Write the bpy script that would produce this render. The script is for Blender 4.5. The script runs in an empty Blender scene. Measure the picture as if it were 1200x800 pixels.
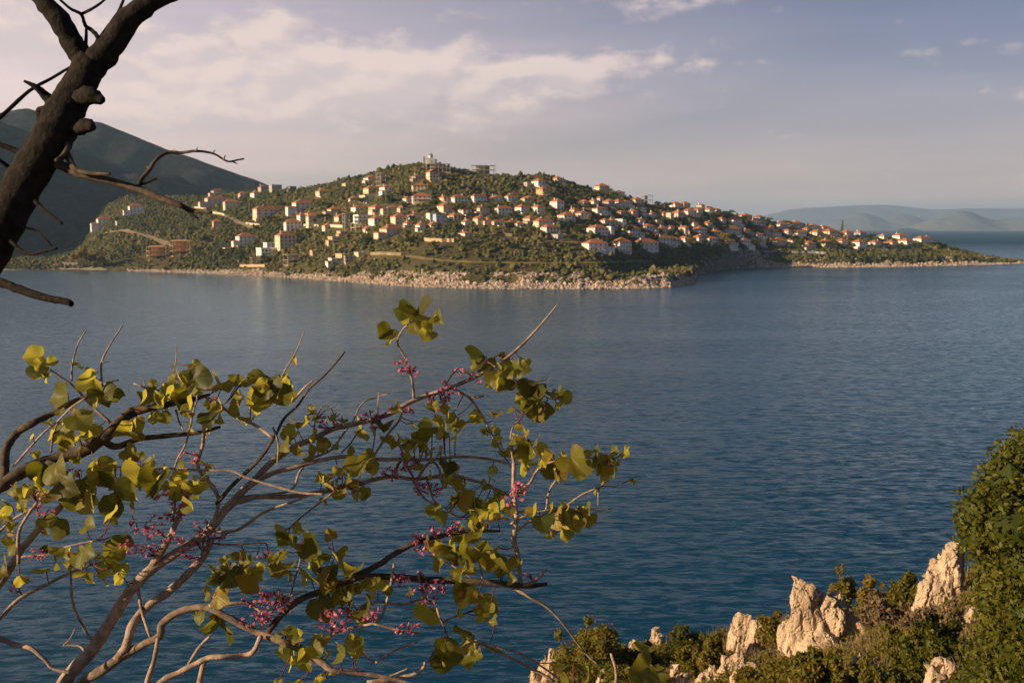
import bpy, bmesh, math, random
import numpy as np
from mathutils import Vector, Matrix, noise as mnoise
random.seed(7)
rng = np.random.default_rng(11)
S = bpy.context.scene
COL = S.collection
R = math.radians

# ------------------------------------------------------------------ camera, sky, sun, exposure
FPX = 1167.0                      # focal length in photo pixels (1200 wide)
PITCH = math.atan(133.0 / FPX)    # sea horizon sits 133 px above the middle of the photo
CAMZ = 45.0
SUN_AZ, SUN_EL = -113.0, 17.5      # degrees from the view direction (+y), negative is towards -x

cam_d = bpy.data.cameras.new('camera')
cam = bpy.data.objects.new('camera', cam_d)
COL.objects.link(cam)
cam.location = (0, 0, CAMZ)
cam.rotation_euler = (R(90) - PITCH, 0, 0)
cam_d.sensor_width = 36.0
cam_d.lens = 36.0 * FPX / 1200.0
cam_d.clip_start = 0.05
cam_d.clip_end = 120000
cam_d.dof.use_dof = True
cam_d.dof.focus_distance = 2.6
cam_d.dof.aperture_fstop = 13.0
S.camera = cam

S.view_settings.view_transform = 'Standard'
S.view_settings.look = 'None'
S.view_settings.exposure = 0.72
S.view_settings.gamma = 1.0
S.render.engine = 'CYCLES'
S.cycles.use_denoising = True
try:
    S.cycles.denoiser = 'OPENIMAGEDENOISE'
except Exception:
    pass
S.cycles.max_bounces = 7
S.cycles.transparent_max_bounces = 6
S.cycles.volume_bounces = 1
S.cycles.caustics_reflective = False
S.cycles.caustics_refractive = False

class NT:
    """small node-tree helper"""
    def __init__(self, tree):
        self.t = tree
        tree.nodes.clear()
    def n(self, kind, **kw):
        nd = self.t.nodes.new(kind)
        for k, v in kw.items():
            if k.startswith('i_'):
                key = k[2:]
                key = int(key) if key.isdigit() else key.replace('_', ' ')
                self.put(nd.inputs[key], v)
            else:
                setattr(nd, k, v)
        return nd
    def put(self, sock, v):
        if isinstance(v, bpy.types.NodeSocket):
            self.t.links.new(v, sock)
        else:
            sock.default_value = v
    def m(self, op, a, b=0.0, c=None, clamp=False):
        nd = self.t.nodes.new('ShaderNodeMath')
        nd.operation = op
        nd.use_clamp = clamp
        self.put(nd.inputs[0], a)
        self.put(nd.inputs[1], b)
        if c is not None:
            self.put(nd.inputs[2], c)
        return nd.outputs[0]
    def mix(self, f, a, b, blend='MIX'):
        nd = self.t.nodes.new('ShaderNodeMix')
        nd.data_type = 'RGBA'
        nd.blend_type = blend
        self.put(nd.inputs[0], f)
        self.put(nd.inputs[6], a)
        self.put(nd.inputs[7], b)
        return nd.outputs[2]
    def smooth(self, x, lo, hi):
        nd = self.t.nodes.new('ShaderNodeMapRange')
        nd.interpolation_type = 'SMOOTHSTEP'
        self.put(nd.inputs[0], x)
        nd.inputs[1].default_value = lo
        nd.inputs[2].default_value = hi
        return nd.outputs[0]
    def noise(self, vec, scale, detail=4.0, rough=0.55, dist=0.0):
        nd = self.t.nodes.new('ShaderNodeTexNoise')
        self.put(nd.inputs['Vector'], vec)
        nd.inputs['Scale'].default_value = scale
        nd.inputs['Detail'].default_value = detail
        nd.inputs['Roughness'].default_value = rough
        nd.inputs['Distortion'].default_value = dist
        return nd.outputs[0]
    def link(self, a, b):
        self.t.links.new(a, b)

world = bpy.data.worlds.new('World')
S.world = world
world.use_nodes = True
W = NT(world.node_tree)
wout = W.n('ShaderNodeOutputWorld')
sky = W.n('ShaderNodeTexSky', sky_type='NISHITA', sun_disc=False)
sky.sun_elevation = R(SUN_EL)
sky.sun_rotation = R(SUN_AZ)
sky.altitude = 50
sky.air_density = 1.0
sky.dust_density = 1.0
sky.ozone_density = 3.0
tc = W.n('ShaderNodeTexCoord')
sep = W.n('ShaderNodeSeparateXYZ', i_0=tc.outputs['Generated'])
dx, dy, dz = sep.outputs
az = W.m('ARCTAN2', dx, dy)
el = W.m('ARCSINE', dz)
def sky_az(px): return math.atan((px - 600) / FPX)
def sky_el(py): return math.atan((267 - py) / FPX)
blobs = [  # cloud banks: px, py, half width, half height, weight
    (560, 86, 150, 26, 0.34), (430, 86, 80, 30, 0.28), (660, 84, 80, 16, 0.20), (340, 52, 75, 28, 0.28), (250, 100, 120, 36, 0.30), (60, 60, 120, 30, 0.36),
    (775, 8, 95, 22, 0.46), (170, 150, 170, 26, 0.24), (430, 130, 210, 30, 0.27), (640, 112, 110, 16, 0.16),
    (880, 85, 60, 8, 0.12), (-250, 30, 260, 70, 0.4), (30, 8, 130, 16, 0.2), (250, 12, 110, 10, 0.2)]
def cloud_density(az_, el_):
    total = None
    for px, py, hw, hh, wt in blobs:
        u = W.m('DIVIDE', W.m('SUBTRACT', az_, sky_az(px)), hw / FPX)
        v = W.m('DIVIDE', W.m('SUBTRACT', el_, sky_el(py)), hh / FPX)
        g = W.m('MULTIPLY', W.m('EXPONENT', W.m('MULTIPLY', W.m('ADD', W.m('MULTIPLY', u, u), W.m('MULTIPLY', v, v)), -1.0)), wt)
        total = g if total is None else W.m('ADD', total, g)
    vec = W.n('ShaderNodeCombineXYZ', i_0=az_, i_1=W.m('MULTIPLY', el_, 2.0), i_2=0.37).outputs[0]
    n = W.m('ADD', W.m('MULTIPLY', W.noise(vec, 8.0, 3.0, 0.5, 0.2), 0.45), W.m('MULTIPLY', W.noise(vec, 24.0, 8.0, 0.6, 0.15), 0.55))
    return W.m('ADD', W.m('MULTIPLY', W.m('SUBTRACT', n, 0.5), 1.45), total)
dens = cloud_density(az, el)
dens2 = cloud_density(W.m('ADD', az, -0.010), W.m('ADD', el, 0.013))       # a little nearer the sun: thinner there means lit here
cover = W.smooth(dens, 0.10, 0.38)
litf = W.smooth(W.m('SUBTRACT', dens, dens2), -0.13, 0.17)
ccol = W.mix(litf, (7.3, 6.0, 6.0, 1), (9.3, 7.4, 6.6, 1))
# pale mauve veil of high thin cloud that thickens to the horizon
streak = W.noise(W.n('ShaderNodeCombineXYZ', i_0=W.m('MULTIPLY', az, 1.0), i_1=W.m('MULTIPLY', el, 9.0), i_2=1.7).outputs[0], 3.0, 5.0, 0.55)
veil = W.m('MULTIPLY', W.m('EXPONENT', W.m('MULTIPLY', W.m('MAXIMUM', el, 0.0), -9.5)), 0.95)
su = W.m('DIVIDE', W.m('SUBTRACT', az, -0.58), 0.80)
sv = W.m('DIVIDE', W.m('SUBTRACT', el, 0.09), 0.160)
sheet = W.m('MULTIPLY', W.m('EXPONENT', W.m('MULTIPLY', W.m('ADD', W.m('MULTIPLY', su, su), W.m('MULTIPLY', sv, sv)), -1.0)), 0.85)
veil = W.m('MAXIMUM', veil, sheet)
veil = W.m('ADD', veil, W.m('MULTIPLY', W.m('MULTIPLY', W.m('SUBTRACT', streak, 0.5), 0.7), veil), clamp=True)
vcol = W.mix(W.smooth(el, 0.02, 0.24), (10.4, 7.5, 6.3, 1), (10.3, 8.5, 9.3, 1))
clear = W.mix(1.0, sky.outputs[0], (0.36, 0.42, 0.54, 1), 'MULTIPLY')
gu = W.m('DIVIDE', W.m('SUBTRACT', az, -1.25), 0.66)
gv = W.m('DIVIDE', W.m('SUBTRACT', el, 0.27), 0.34)
glow = W.m('MULTIPLY', W.m('EXPONENT', W.m('MULTIPLY', W.m('ADD', W.m('MULTIPLY', gu, gu), W.m('MULTIPLY', gv, gv)), -1.0)), 0.85)   # bright thin cloud on the sun's side
base = W.mix(glow, W.mix(veil, clear, vcol), (11.0, 8.8, 7.6, 1))
full = W.mix(W.m('MULTIPLY', cover, 0.80), base, ccol)
bg = W.n('ShaderNodeBackground', i_0=full, i_1=0.062)
W.link(bg.outputs[0], wout.inputs[0])

sun_d = bpy.data.lights.new('sun', 'SUN')
sun_d.energy = 5.0
sun_d.angle = R(0.6)
sun_d.color = (1.0, 0.72, 0.43)
sun = bpy.data.objects.new('sun', sun_d)
COL.objects.link(sun)
SUNV = Vector((math.sin(R(SUN_AZ)) * math.cos(R(SUN_EL)), math.cos(R(SUN_AZ)) * math.cos(R(SUN_EL)), math.sin(R(SUN_EL))))
sun.rotation_euler = SUNV.to_track_quat('Z', 'Y').to_euler()
sun.location = SUNV * 200

# ------------------------------------------------------------------ helpers
CP, SP = math.cos(PITCH), math.sin(PITCH)
def ray(px, py):
    """direction with y = 1 through a point of the photo"""
    u, v = (px - 600) / FPX, (400 - py) / FPX
    d = np.array([u, CP + v * SP, -SP + v * CP])
    return d / d[1]
def at_depth(px, py, depth):
    u, v = (px - 600) / FPX, (400 - py) / FPX
    return Vector((u * depth, depth * (CP + v * SP), CAMZ + depth * (-SP + v * CP)))
def px_of(v):
    x, y, z = v[0], v[1], v[2] - CAMZ
    dep = y * CP - z * SP
    return 600 + FPX * x / dep, 400 - FPX * (y * SP + z * CP) / dep

def tag(o, label=None, cat=None, group=None, kind=None):
    if label: o['label'] = label
    if cat: o['category'] = cat
    if group: o['group'] = group
    if kind: o['kind'] = kind
    return o
def link(name, data, parent=None, loc=None):
    o = bpy.data.objects.new(name, data)
    COL.objects.link(o)
    if parent is not None: o.parent = parent
    if loc is not None: o.location = loc
    return o
def empty(name, loc=(0, 0, 0), rz=0.0):
    o = link(name, None, None, loc)
    o.rotation_euler.z = rz
    return o
def mesh_np(name, V, F, mats, smooth=False, attr=None, fmat=None):
    """mesh from numpy vertices and an (n, k) face array"""
    V = np.asarray(V, dtype=np.float32)
    F = np.asarray(F, dtype=np.int32)
    me = bpy.data.meshes.new(name)
    k = F.shape[1]
    me.vertices.add(len(V)); me.vertices.foreach_set('co', V.ravel())
    me.loops.add(F.size); me.loops.foreach_set('vertex_index', F.ravel())
    me.polygons.add(len(F))
    me.polygons.foreach_set('loop_start', np.arange(0, F.size, k, dtype=np.int32))
    me.polygons.foreach_set('loop_total', np.full(len(F), k, dtype=np.int32))
    me.polygons.foreach_set('use_smooth', np.full(len(F), smooth, dtype=bool))
    for m in (mats if isinstance(mats, (list, tuple)) else [mats]):
        me.materials.append(m)
    if fmat is not None:
        me.polygons.foreach_set('material_index', np.asarray(fmat, dtype=np.int32))
    if attr is not None:
        a = me.attributes.new('tint', 'FLOAT', 'POINT')
        a.data.foreach_set('value', np.asarray(attr, dtype=np.float32))
    me.update(calc_edges=True)
    return me
def mesh_py(name, V, F, mats, smooth=False, fmat=None):
    me = bpy.data.meshes.new(name)
    me.from_pydata([tuple(v) for v in V], [], F)
    for m in (mats if isinstance(mats, (list, tuple)) else [mats]):
        me.materials.append(m)
    if fmat:
        for p, i in zip(me.polygons, fmat): p.material_index = i
    for p in me.polygons: p.use_smooth = smooth
    me.update()
    return me
class MB:
    """collects boxes and prisms into one mesh"""
    def __init__(self): self.V, self.F, self.M = [], [], []
    def box(self, x0, x1, y0, y1, z0, z1, mi=0):
        b = len(self.V)
        self.V += [(x0, y0, z0), (x1, y0, z0), (x1, y1, z0), (x0, y1, z0), (x0, y0, z1), (x1, y0, z1), (x1, y1, z1), (x0, y1, z1)]
        for f in ((3, 2, 1, 0), (4, 5, 6, 7), (0, 1, 5, 4), (1, 2, 6, 5), (2, 3, 7, 6), (3, 0, 4, 7)):
            self.F.append(tuple(b + i for i in f)); self.M.append(mi)
    def poly(self, V, F, mi=0):
        b = len(self.V)
        self.V += [tuple(v) for v in V]
        for f in F:
            self.F.append(tuple(b + i for i in f)); self.M.append(mi)
    def build(self, name, mats, parent=None, smooth=False):
        return link(name, mesh_py(name, self.V, self.F, mats, smooth, self.M), parent)
    def mesh(self, name, mats, smooth=False):
        return mesh_py(name, self.V, self.F, mats, smooth, self.M)

# ------------------------------------------------------------------ materials
def material(name):
    m = bpy.data.materials.new(name)
    m.use_nodes = True
    t = NT(m.node_tree)
    out = t.n('ShaderNodeOutputMaterial')
    return m, t, out
def simple(name, c, c2=None, rough=0.8, scale=1.0, detail=4, bump=0.0, bscale=None, spec=0.3, coord='Object', bdist=0.05):
    m, t, out = material(name)
    b = t.n('ShaderNodeBsdfPrincipled')
    tcx = t.n('ShaderNodeTexCoord').outputs[coord]
    c2 = c2 or tuple(x * 0.75 for x in c)
    f = t.smooth(t.noise(tcx, scale, detail), 0.35, 0.65)
    t.put(b.inputs['Base Color'], t.mix(f, (*c, 1), (*c2, 1)))
    b.inputs['Roughness'].default_value = rough
    b.inputs['Specular IOR Level'].default_value = spec
    if bump:
        bn = t.n('ShaderNodeBump', i_Strength=bump, i_Distance=bdist, i_Height=t.noise(tcx, bscale or scale * 3, 6, 0.6))
        t.link(bn.outputs[0], b.inputs['Normal'])
    t.link(b.outputs[0], out.inputs[0])
    return m
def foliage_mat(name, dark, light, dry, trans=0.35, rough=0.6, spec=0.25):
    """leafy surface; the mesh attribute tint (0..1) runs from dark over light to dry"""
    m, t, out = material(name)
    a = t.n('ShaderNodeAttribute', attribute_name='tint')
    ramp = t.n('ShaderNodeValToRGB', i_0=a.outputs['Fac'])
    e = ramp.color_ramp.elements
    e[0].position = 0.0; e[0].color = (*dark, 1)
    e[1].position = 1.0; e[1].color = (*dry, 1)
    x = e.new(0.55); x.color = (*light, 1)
    b = t.n('ShaderNodeBsdfPrincipled', i_Roughness=rough)
    b.inputs['Specular IOR Level'].default_value = spec
    t.put(b.inputs['Base Color'], ramp.outputs[0])
    tr = t.n('ShaderNodeBsdfTranslucent', i_Color=t.mix(1.0, ramp.outputs[0], (1.5, 1.5, 0.7, 1), 'MULTIPLY'))
    mx = t.n('ShaderNodeMixShader', i_0=trans)
    t.link(b.outputs[0], mx.inputs[1]); t.link(tr.outputs[0], mx.inputs[2])
    t.link(mx.outputs[0], out.inputs[0])
    return m

M = {}
M['scrub'] = foliage_mat('scrub', (0.048, 0.060, 0.024), (0.115, 0.112, 0.038), (0.21, 0.165, 0.075), 0.15, 0.8, 0.1)
M['tree_far'] = foliage_mat('far tree leaves', (0.028, 0.042, 0.018), (0.075, 0.09, 0.026), (0.22, 0.155, 0.04), 0.2, 0.8, 0.1)
M['shrub'] = foliage_mat('shrub leaves', (0.052, 0.074, 0.017), (0.155, 0.142, 0.026), (0.27, 0.19, 0.05), 0.4, 0.6, 0.15)
M['bush'] = foliage_mat('evergreen bush leaves', (0.036, 0.058, 0.010), (0.118, 0.120, 0.016), (0.19, 0.165, 0.03), 0.4, 0.5, 0.22)
M['dry'] = foliage_mat('dry shrub twigs', (0.10, 0.075, 0.045), (0.18, 0.13, 0.08), (0.26, 0.20, 0.13), 0.15, 0.8, 0.1)
M['bark_grey'] = simple('weathered bark', (0.42, 0.325, 0.255), (0.23, 0.175, 0.14), 0.85, 60, 7, 0.8, 260, 0.12, bdist=0.003)
M['bark_dark_shade'] = simple('dark shaded bark', (0.036, 0.031, 0.028), (0.020, 0.018, 0.017), 0.95, 45, 7, 0.8, 70, 0.05, bdist=0.010)  # colour kept near black to carry shade from unseen foliage on the bare trunk
M['bark_brown'] = simple('brownish bark', (0.24, 0.185, 0.145), (0.12, 0.095, 0.078), 0.9, 60, 6, 0.7, 220, 0.1, bdist=0.003)
M['bark_mid'] = simple('brown and shaded bark', (0.11, 0.085, 0.065), (0.05, 0.04, 0.034), 0.9, 60, 5, 0.5, 200, 0.1, bdist=0.003)  # carries the shade on the flowering tree's shadowed limbs
M['bark_far'] = simple('far bark', (0.11, 0.085, 0.06), None, 0.9, 1)

# leaf of the flowering tree: green blade, light shining through yellow green
def redbud_leaf(name, c, tcol):
    m, t, out = material(name)
    tcx = t.n('ShaderNodeTexCoord').outputs['Object']
    oi = t.n('ShaderNodeObjectInfo').outputs['Random']
    nz = t.smooth(t.noise(tcx, 40, 5), 0.35, 0.7)
    colr = t.mix(t.m('MULTIPLY', nz, 0.6), (*c, 1), (c[0] * 1.5, c[1] * 1.25, c[2], 1))
    colr = t.mix(t.m('MULTIPLY', oi, 0.45), colr, (0.20, 0.16, 0.022, 1))
    bl = t.n('ShaderNodeSeparateXYZ', i_0=t.n('ShaderNodeAttribute', attribute_name='blade').outputs['Vector'])
    ang = t.m('ARCTAN2', bl.outputs[1], bl.outputs[0])
    tri = t.m('ABSOLUTE', t.m('SUBTRACT', t.m('FRACT', t.m('ADD', t.m('MULTIPLY', ang, 1.75), 0.5)), 0.5))     # veins fan out from the stalk
    vein = t.m('MULTIPLY', t.smooth(tri, 0.075, 0.0), 0.5)
    colr = t.mix(vein, colr, (c[0] * 2.4 + 0.03, c[1] * 2.0 + 0.03, c[2] * 2 + 0.01, 1))
    brown = t.m('MULTIPLY', t.smooth(t.noise(tcx, 16, 3), 0.56, 0.68), t.smooth(oi, 0.40, 0.95))
    colr = t.mix(t.m('MULTIPLY', brown, 0.75), colr, (0.17, 0.075, 0.025, 1))
    b = t.n('ShaderNodeBsdfPrincipled', i_Roughness=0.5)
    b.inputs['Specular IOR Level'].default_value = 0.35
    t.put(b.inputs['Base Color'], colr)
    tr = t.n('ShaderNodeBsdfTranslucent', i_Color=t.mix(t.m('MULTIPLY', brown, 0.7), (*tcol, 1), (0.35, 0.14, 0.03, 1)))
    mx = t.n('ShaderNodeMixShader', i_0=0.5)
    t.link(b.outputs[0], mx.inputs[1]); t.link(tr.outputs[0], mx.inputs[2])
    bn = t.n('ShaderNodeBump', i_Strength=0.35, i_Distance=0.003, i_Height=t.noise(tcx, 90, 4))
    t.link(bn.outputs[0], b.inputs['Normal'])
    t.link(mx.outputs[0], out.inputs[0])
    return m
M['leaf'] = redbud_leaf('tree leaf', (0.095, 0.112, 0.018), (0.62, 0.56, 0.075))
M['leaf_lit'] = redbud_leaf('sunlit tree leaf', (0.27, 0.25, 0.060), (0.60, 0.48, 0.07))  # lighter copy of the leaf colour with sunlight put in
M['leaf_dark_shade'] = redbud_leaf('dark shaded tree leaf', (0.034, 0.050, 0.012), (0.26, 0.25, 0.02))  # darker copy of the leaf colour with shade put in; also the sapling's leaves
def petal(name, c, tcol):
    m, t, out = material(name)
    b = t.n('ShaderNodeBsdfPrincipled', i_Roughness=0.6)
    tcx = t.n('ShaderNodeTexCoord').outputs['Object']
    t.put(b.inputs['Base Color'], t.mix(t.smooth(t.noise(tcx, 60, 3), 0.4, 0.6), (*c, 1), (c[0] * 0.6, c[1] * 0.45, c[2] * 0.6, 1)))
    tr = t.n('ShaderNodeBsdfTranslucent', i_Color=(*tcol, 1))
    mx = t.n('ShaderNodeMixShader', i_0=0.4)
    t.link(b.outputs[0], mx.inputs[1]); t.link(tr.outputs[0], mx.inputs[2])
    t.link(mx.outputs[0], out.inputs[0])
    return m
M['petal'] = petal('pink petals', (0.74, 0.32, 0.43), (0.74, 0.30, 0.42))
M['calyx'] = simple('flower calyx', (0.16, 0.035, 0.06), None, 0.7, 40)

# house surfaces
WALLS = {
    'white': (0.82, 0.80, 0.76), 'cream': (0.70, 0.60, 0.45), 'pinkish': (0.70, 0.55, 0.47), 'grey': (0.42, 0.41, 0.40),
    'pale blue': (0.40, 0.52, 0.68), 'peach': (0.66, 0.42, 0.24), 'tan': (0.58, 0.44, 0.28), 'dark grey': (0.16, 0.16, 0.17), 'concrete': (0.46, 0.40, 0.34)}
for k, c in WALLS.items():
    M['wall ' + k] = simple(k + ' render', c, tuple(x * 0.88 for x in c), 0.9, 0.6, 5, 0.3, 2.0, 0.1)
M['tiles'] = simple('terracotta roof tiles', (0.45, 0.195, 0.10), (0.31, 0.135, 0.075), 0.9, 1.2, 5, 0.6, 3.0, 0.1, bdist=0.15)
M['tiles old'] = simple('weathered roof tiles', (0.30, 0.14, 0.085), (0.20, 0.10, 0.07), 0.9, 1.2, 5, 0.6, 3.0, 0.1, bdist=0.15)
M['pane'] = simple('dark window glass', (0.03, 0.035, 0.04), None, 0.12, 1, spec=0.5)
M['frame'] = simple('white window frame', (0.78, 0.76, 0.72), None, 0.6, 3)
M['shutter'] = simple('brown wood', (0.15, 0.085, 0.05), None, 0.7, 3)
M['dome'] = simple('blue green dome', (0.16, 0.30, 0.34), None, 0.6, 0.5)
M['rail'] = simple('pale railing', (0.6, 0.57, 0.53), None, 0.7, 2)

def land_mat(name, soil, green, dry, s=0.02, bump=0.5, bd=1.0):
    m, t, out = material(name)
    p = t.n('ShaderNodeNewGeometry').outputs['Position']
    b = t.n('ShaderNodeBsdfPrincipled', i_Roughness=0.95)
    b.inputs['Specular IOR Level'].default_value = 0.08
    n_a = t.smooth(t.noise(p, s, 6, 0.6), 0.38, 0.62)
    n_b = t.smooth(t.noise(p, s * 7, 6, 0.65), 0.42, 0.60)
    c = t.mix(n_a, (*green, 1), (*dry, 1))
    c = t.mix(t.m('MULTIPLY', n_b, 0.7), c, (*soil, 1))
    t.put(b.inputs['Base Color'], c)
    bn = t.n('ShaderNodeBump', i_Strength=bump, i_Distance=bd, i_Height=t.noise(p, s * 16, 7, 0.65))
    t.link(bn.outputs[0], b.inputs['Normal'])
    t.link(b.outputs[0], out.inputs[0])
    return m
M['land'] = land_mat('hill ground', (0.14, 0.105, 0.06), (0.05, 0.055, 0.022), (0.10, 0.09, 0.036), 0.035)
M['mountain'] = land_mat('mountain scrub and rock', (0.055, 0.055, 0.052), (0.011, 0.014, 0.014), (0.024, 0.026, 0.024), 0.006, 1.0, 14.0)  # kept very dark, so the shade on these slopes is in the colour
M['island'] = land_mat('far islands', (0.22, 0.205, 0.19), (0.13, 0.14, 0.135), (0.18, 0.175, 0.165), 0.001, 0.2, 8.0)  # pale limestone tone that also stands in for part of the distance haze
M['cliffland'] = land_mat('near ground', (0.22, 0.16, 0.095), (0.07, 0.072, 0.025), (0.15, 0.115, 0.05), 0.3, 0.8, 0.08)
M['track'] = simple('pale earth track', (0.32, 0.25, 0.155), (0.21, 0.165, 0.10), 0.95, 0.15, 5)
M['sand'] = simple('beach sand', (0.42, 0.35, 0.26), None, 0.95, 0.2)
M['drygrass'] = simple('dry terrace grass', (0.22, 0.17, 0.06), (0.13, 0.12, 0.04), 0.95, 0.1, 6)

def rock_mat(name, c, c2, crack, s=1.0, coord='Object'):
    m, t, out = material(name)
    p = t.n('ShaderNodeTexCoord').outputs[coord]
    b = t.n('ShaderNodeBsdfPrincipled', i_Roughness=0.9)
    b.inputs['Specular IOR Level'].default_value = 0.12
    col = t.mix(t.smooth(t.noise(p, 1.3 * s, 7, 0.62), 0.38, 0.64), (*c, 1), (*c2, 1))
    st = t.n('ShaderNodeMapping', i_Vector=p)
    st.inputs['Scale'].default_value = (1, 1, 0.3)
    pits = t.smooth(t.noise(st.outputs[0], 5.0 * s, 8, 0.7), 0.56, 0.68)
    col = t.mix(t.m('MULTIPLY', pits, 0.55), col, (*crack, 1))
    t.put(b.inputs['Base Color'], col)
    h = t.m('ADD', t.noise(st.outputs[0], 4.0 * s, 8, 0.7), t.m('MULTIPLY', t.noise(p, 18.0 * s, 5, 0.6), 0.35))
    bn = t.n('ShaderNodeBump', i_Strength=0.9, i_Distance=0.10 / s, i_Height=h)
    t.link(bn.outputs[0], b.inputs['Normal'])
    t.link(b.outputs[0], out.inputs[0])
    return m
M['limestone'] = rock_mat('pale limestone', (0.56, 0.44, 0.32), (0.40, 0.30, 0.215), (0.17, 0.11, 0.075))
M['shore_rock'] = simple('shore rocks', (0.56, 0.455, 0.37), (0.28, 0.22, 0.18), 0.9, 0.45, 5, coord='Object')
M['cliff_shade'] = simple('dark bay cliff', (0.17, 0.15, 0.13), (0.09, 0.08, 0.07), 0.9, 0.15, 6, 0.7, 0.5, bdist=1.0)  # cliff lies in shadow; that shade is put into this dark colour

# sea
def sea_mat():
    m, t, out = material('sea water')
    p = t.n('ShaderNodeNewGeometry').outputs['Position']
    mp = t.n('ShaderNodeMapping', i_Vector=p)
    mp.inputs['Rotation'].default_value = (0, 0, R(-14))
    mp.inputs['Scale'].default_value = (0.42, 1.0, 1.0)
    v = mp.outputs[0]
    patch = t.smooth(t.noise(p, 0.010, 4, 0.55), 0.32, 0.68)
    big = t.noise(v, 0.10, 3, 0.5, 0.4)
    mid = t.noise(v, 0.42, 4, 0.58, 0.3)
    fine = t.noise(v, 1.7, 4, 0.6, 0.2)
    h = t.m('ADD', t.m('MULTIPLY', big, 1.3), t.m('ADD', t.m('MULTIPLY', mid, 0.85), t.m('MULTIPLY', fine, t.m('ADD', 0.10, t.m('MULTIPLY', patch, 0.16)))))
    sx = t.n('ShaderNodeSeparateXYZ', i_0=p).outputs[0]
    sy = t.n('ShaderNodeSeparateXYZ', i_0=p).outputs[1]
    open_ = t.m('ADD', 0.20, t.m('MULTIPLY', t.smooth(sx, -260.0, 120.0), t.m('ADD', 0.38, t.m('MULTIPLY', t.smooth(sy, 480.0, 760.0), 0.5))))      # the bay on the west is sheltered and calmer
    wm = t.n('ShaderNodeMapping', i_Vector=p)
    wm.inputs['Rotation'].default_value = (0, 0, R(12)); wm.inputs['Scale'].default_value = (0.0022, 0.011, 1)
    streak = t.smooth(t.noise(wm.outputs[0], 1.0, 5, 0.6, 0.4), 0.36, 0.64)                # wind streaks and slicks
    open_ = t.m('MULTIPLY', open_, t.m('ADD', 0.62, t.m('MULTIPLY', streak, 0.5)))
    bn = t.n('ShaderNodeBump', i_Strength=t.m('ADD', t.m('MULTIPLY', open_, 0.8), 0.06), i_Distance=0.75, i_Height=h)
    body = t.n('ShaderNodeBsdfDiffuse')
    gloss = t.n('ShaderNodeBsdfGlossy', i_Roughness=0.17, i_Color=(0.80, 0.94, 1.0, 1))
    t.put(body.inputs['Color'], t.mix(patch, (0.003, 0.043, 0.088, 1), (0.003, 0.047, 0.096, 1)))
    # ripples too small to resolve far out still tilt the water, so their slope is added unfiltered
    rip = t.n('ShaderNodeTexNoise', i_Vector=v, i_Scale=0.9, i_Detail=3.0, i_Roughness=0.6)
    slope = t.n('ShaderNodeVectorMath', operation='MULTIPLY_ADD', i_0=rip.outputs['Color'], i_1=(1.7, 1.4, 0), i_2=(-0.85, -0.70, 0)).outputs[0]
    slope = t.n('ShaderNodeVectorMath', operation='SCALE', i_0=slope, i_Scale=open_).outputs[0]
    nn = t.n('ShaderNodeVectorMath', operation='NORMALIZE', i_0=t.n('ShaderNodeVectorMath', operation='ADD', i_0=bn.outputs[0], i_1=slope).outputs[0])
    # far out the wave faces turned to the viewer mirror less than a flat sheet would
    fr = t.n('ShaderNodeFresnel', i_IOR=1.333, i_Normal=nn.outputs[0]).outputs[0]
    fr = t.m('MULTIPLY', fr, t.m('SUBTRACT', 1.0, t.m('MULTIPLY', t.smooth(sy, 1050.0, 3200.0), 0.86)))
    t.link(nn.outputs[0], gloss.inputs['Normal'])
    mx = t.n('ShaderNodeMixShader', i_0=fr)
    t.link(body.outputs[0], mx.inputs[1]); t.link(gloss.outputs[0], mx.inputs[2])
    t.link(mx.outputs[0], out.inputs[0])
    return m
M['sea'] = sea_mat()

# ------------------------------------------------------------------ sea
def grid_mesh(name, X, Y, Z, mat, smooth=True, flip=False):
    r, c = X.shape
    V = np.stack([X, Y, Z], -1).reshape(-1, 3)
    i = np.arange(r * c).reshape(r, c)
    F = np.stack([i[:-1, :-1], i[:-1, 1:], i[1:, 1:], i[1:, :-1]], -1).reshape(-1, 4)
    if flip: F = F[:, ::-1]
    return mesh_np(name, V, F, mat, smooth)
tag(link('sea', mesh_py('sea', [(-31000, -2500, 0), (31000, -2500, 0), (31000, 31000, 0), (-31000, 31000, 0)], [(0, 1, 2, 3)], M['sea'])), kind='structure')

# ------------------------------------------------------------------ value noise for terrain (numpy)
_G = np.random.default_rng(3).random((256, 256))
def vnoise(x, y):
    xi, yi = np.floor(x).astype(int), np.floor(y).astype(int)
    fx, fy = x - xi, y - yi
    fx, fy = fx * fx * (3 - 2 * fx), fy * fy * (3 - 2 * fy)
    g = lambda a, b: _G[a % 256, b % 256]
    return (g(xi, yi) * (1 - fx) + g(xi + 1, yi) * fx) * (1 - fy) + (g(xi, yi + 1) * (1 - fx) + g(xi + 1, yi + 1) * fx) * fy
def fbm(x, y, oct=4):
    s, a, t = 0, 0.5, 0
    for k in range(oct):
        s = s + a * (vnoise(x * 2 ** k + 17.3 * k, y * 2 ** k + 5.1 * k) - 0.5); t += a; a *= 0.5
    return s / t * 2
def sstep(x): 
    x = np.clip(x, 0, 1); return x * x * (3 - 2 * x)

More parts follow.
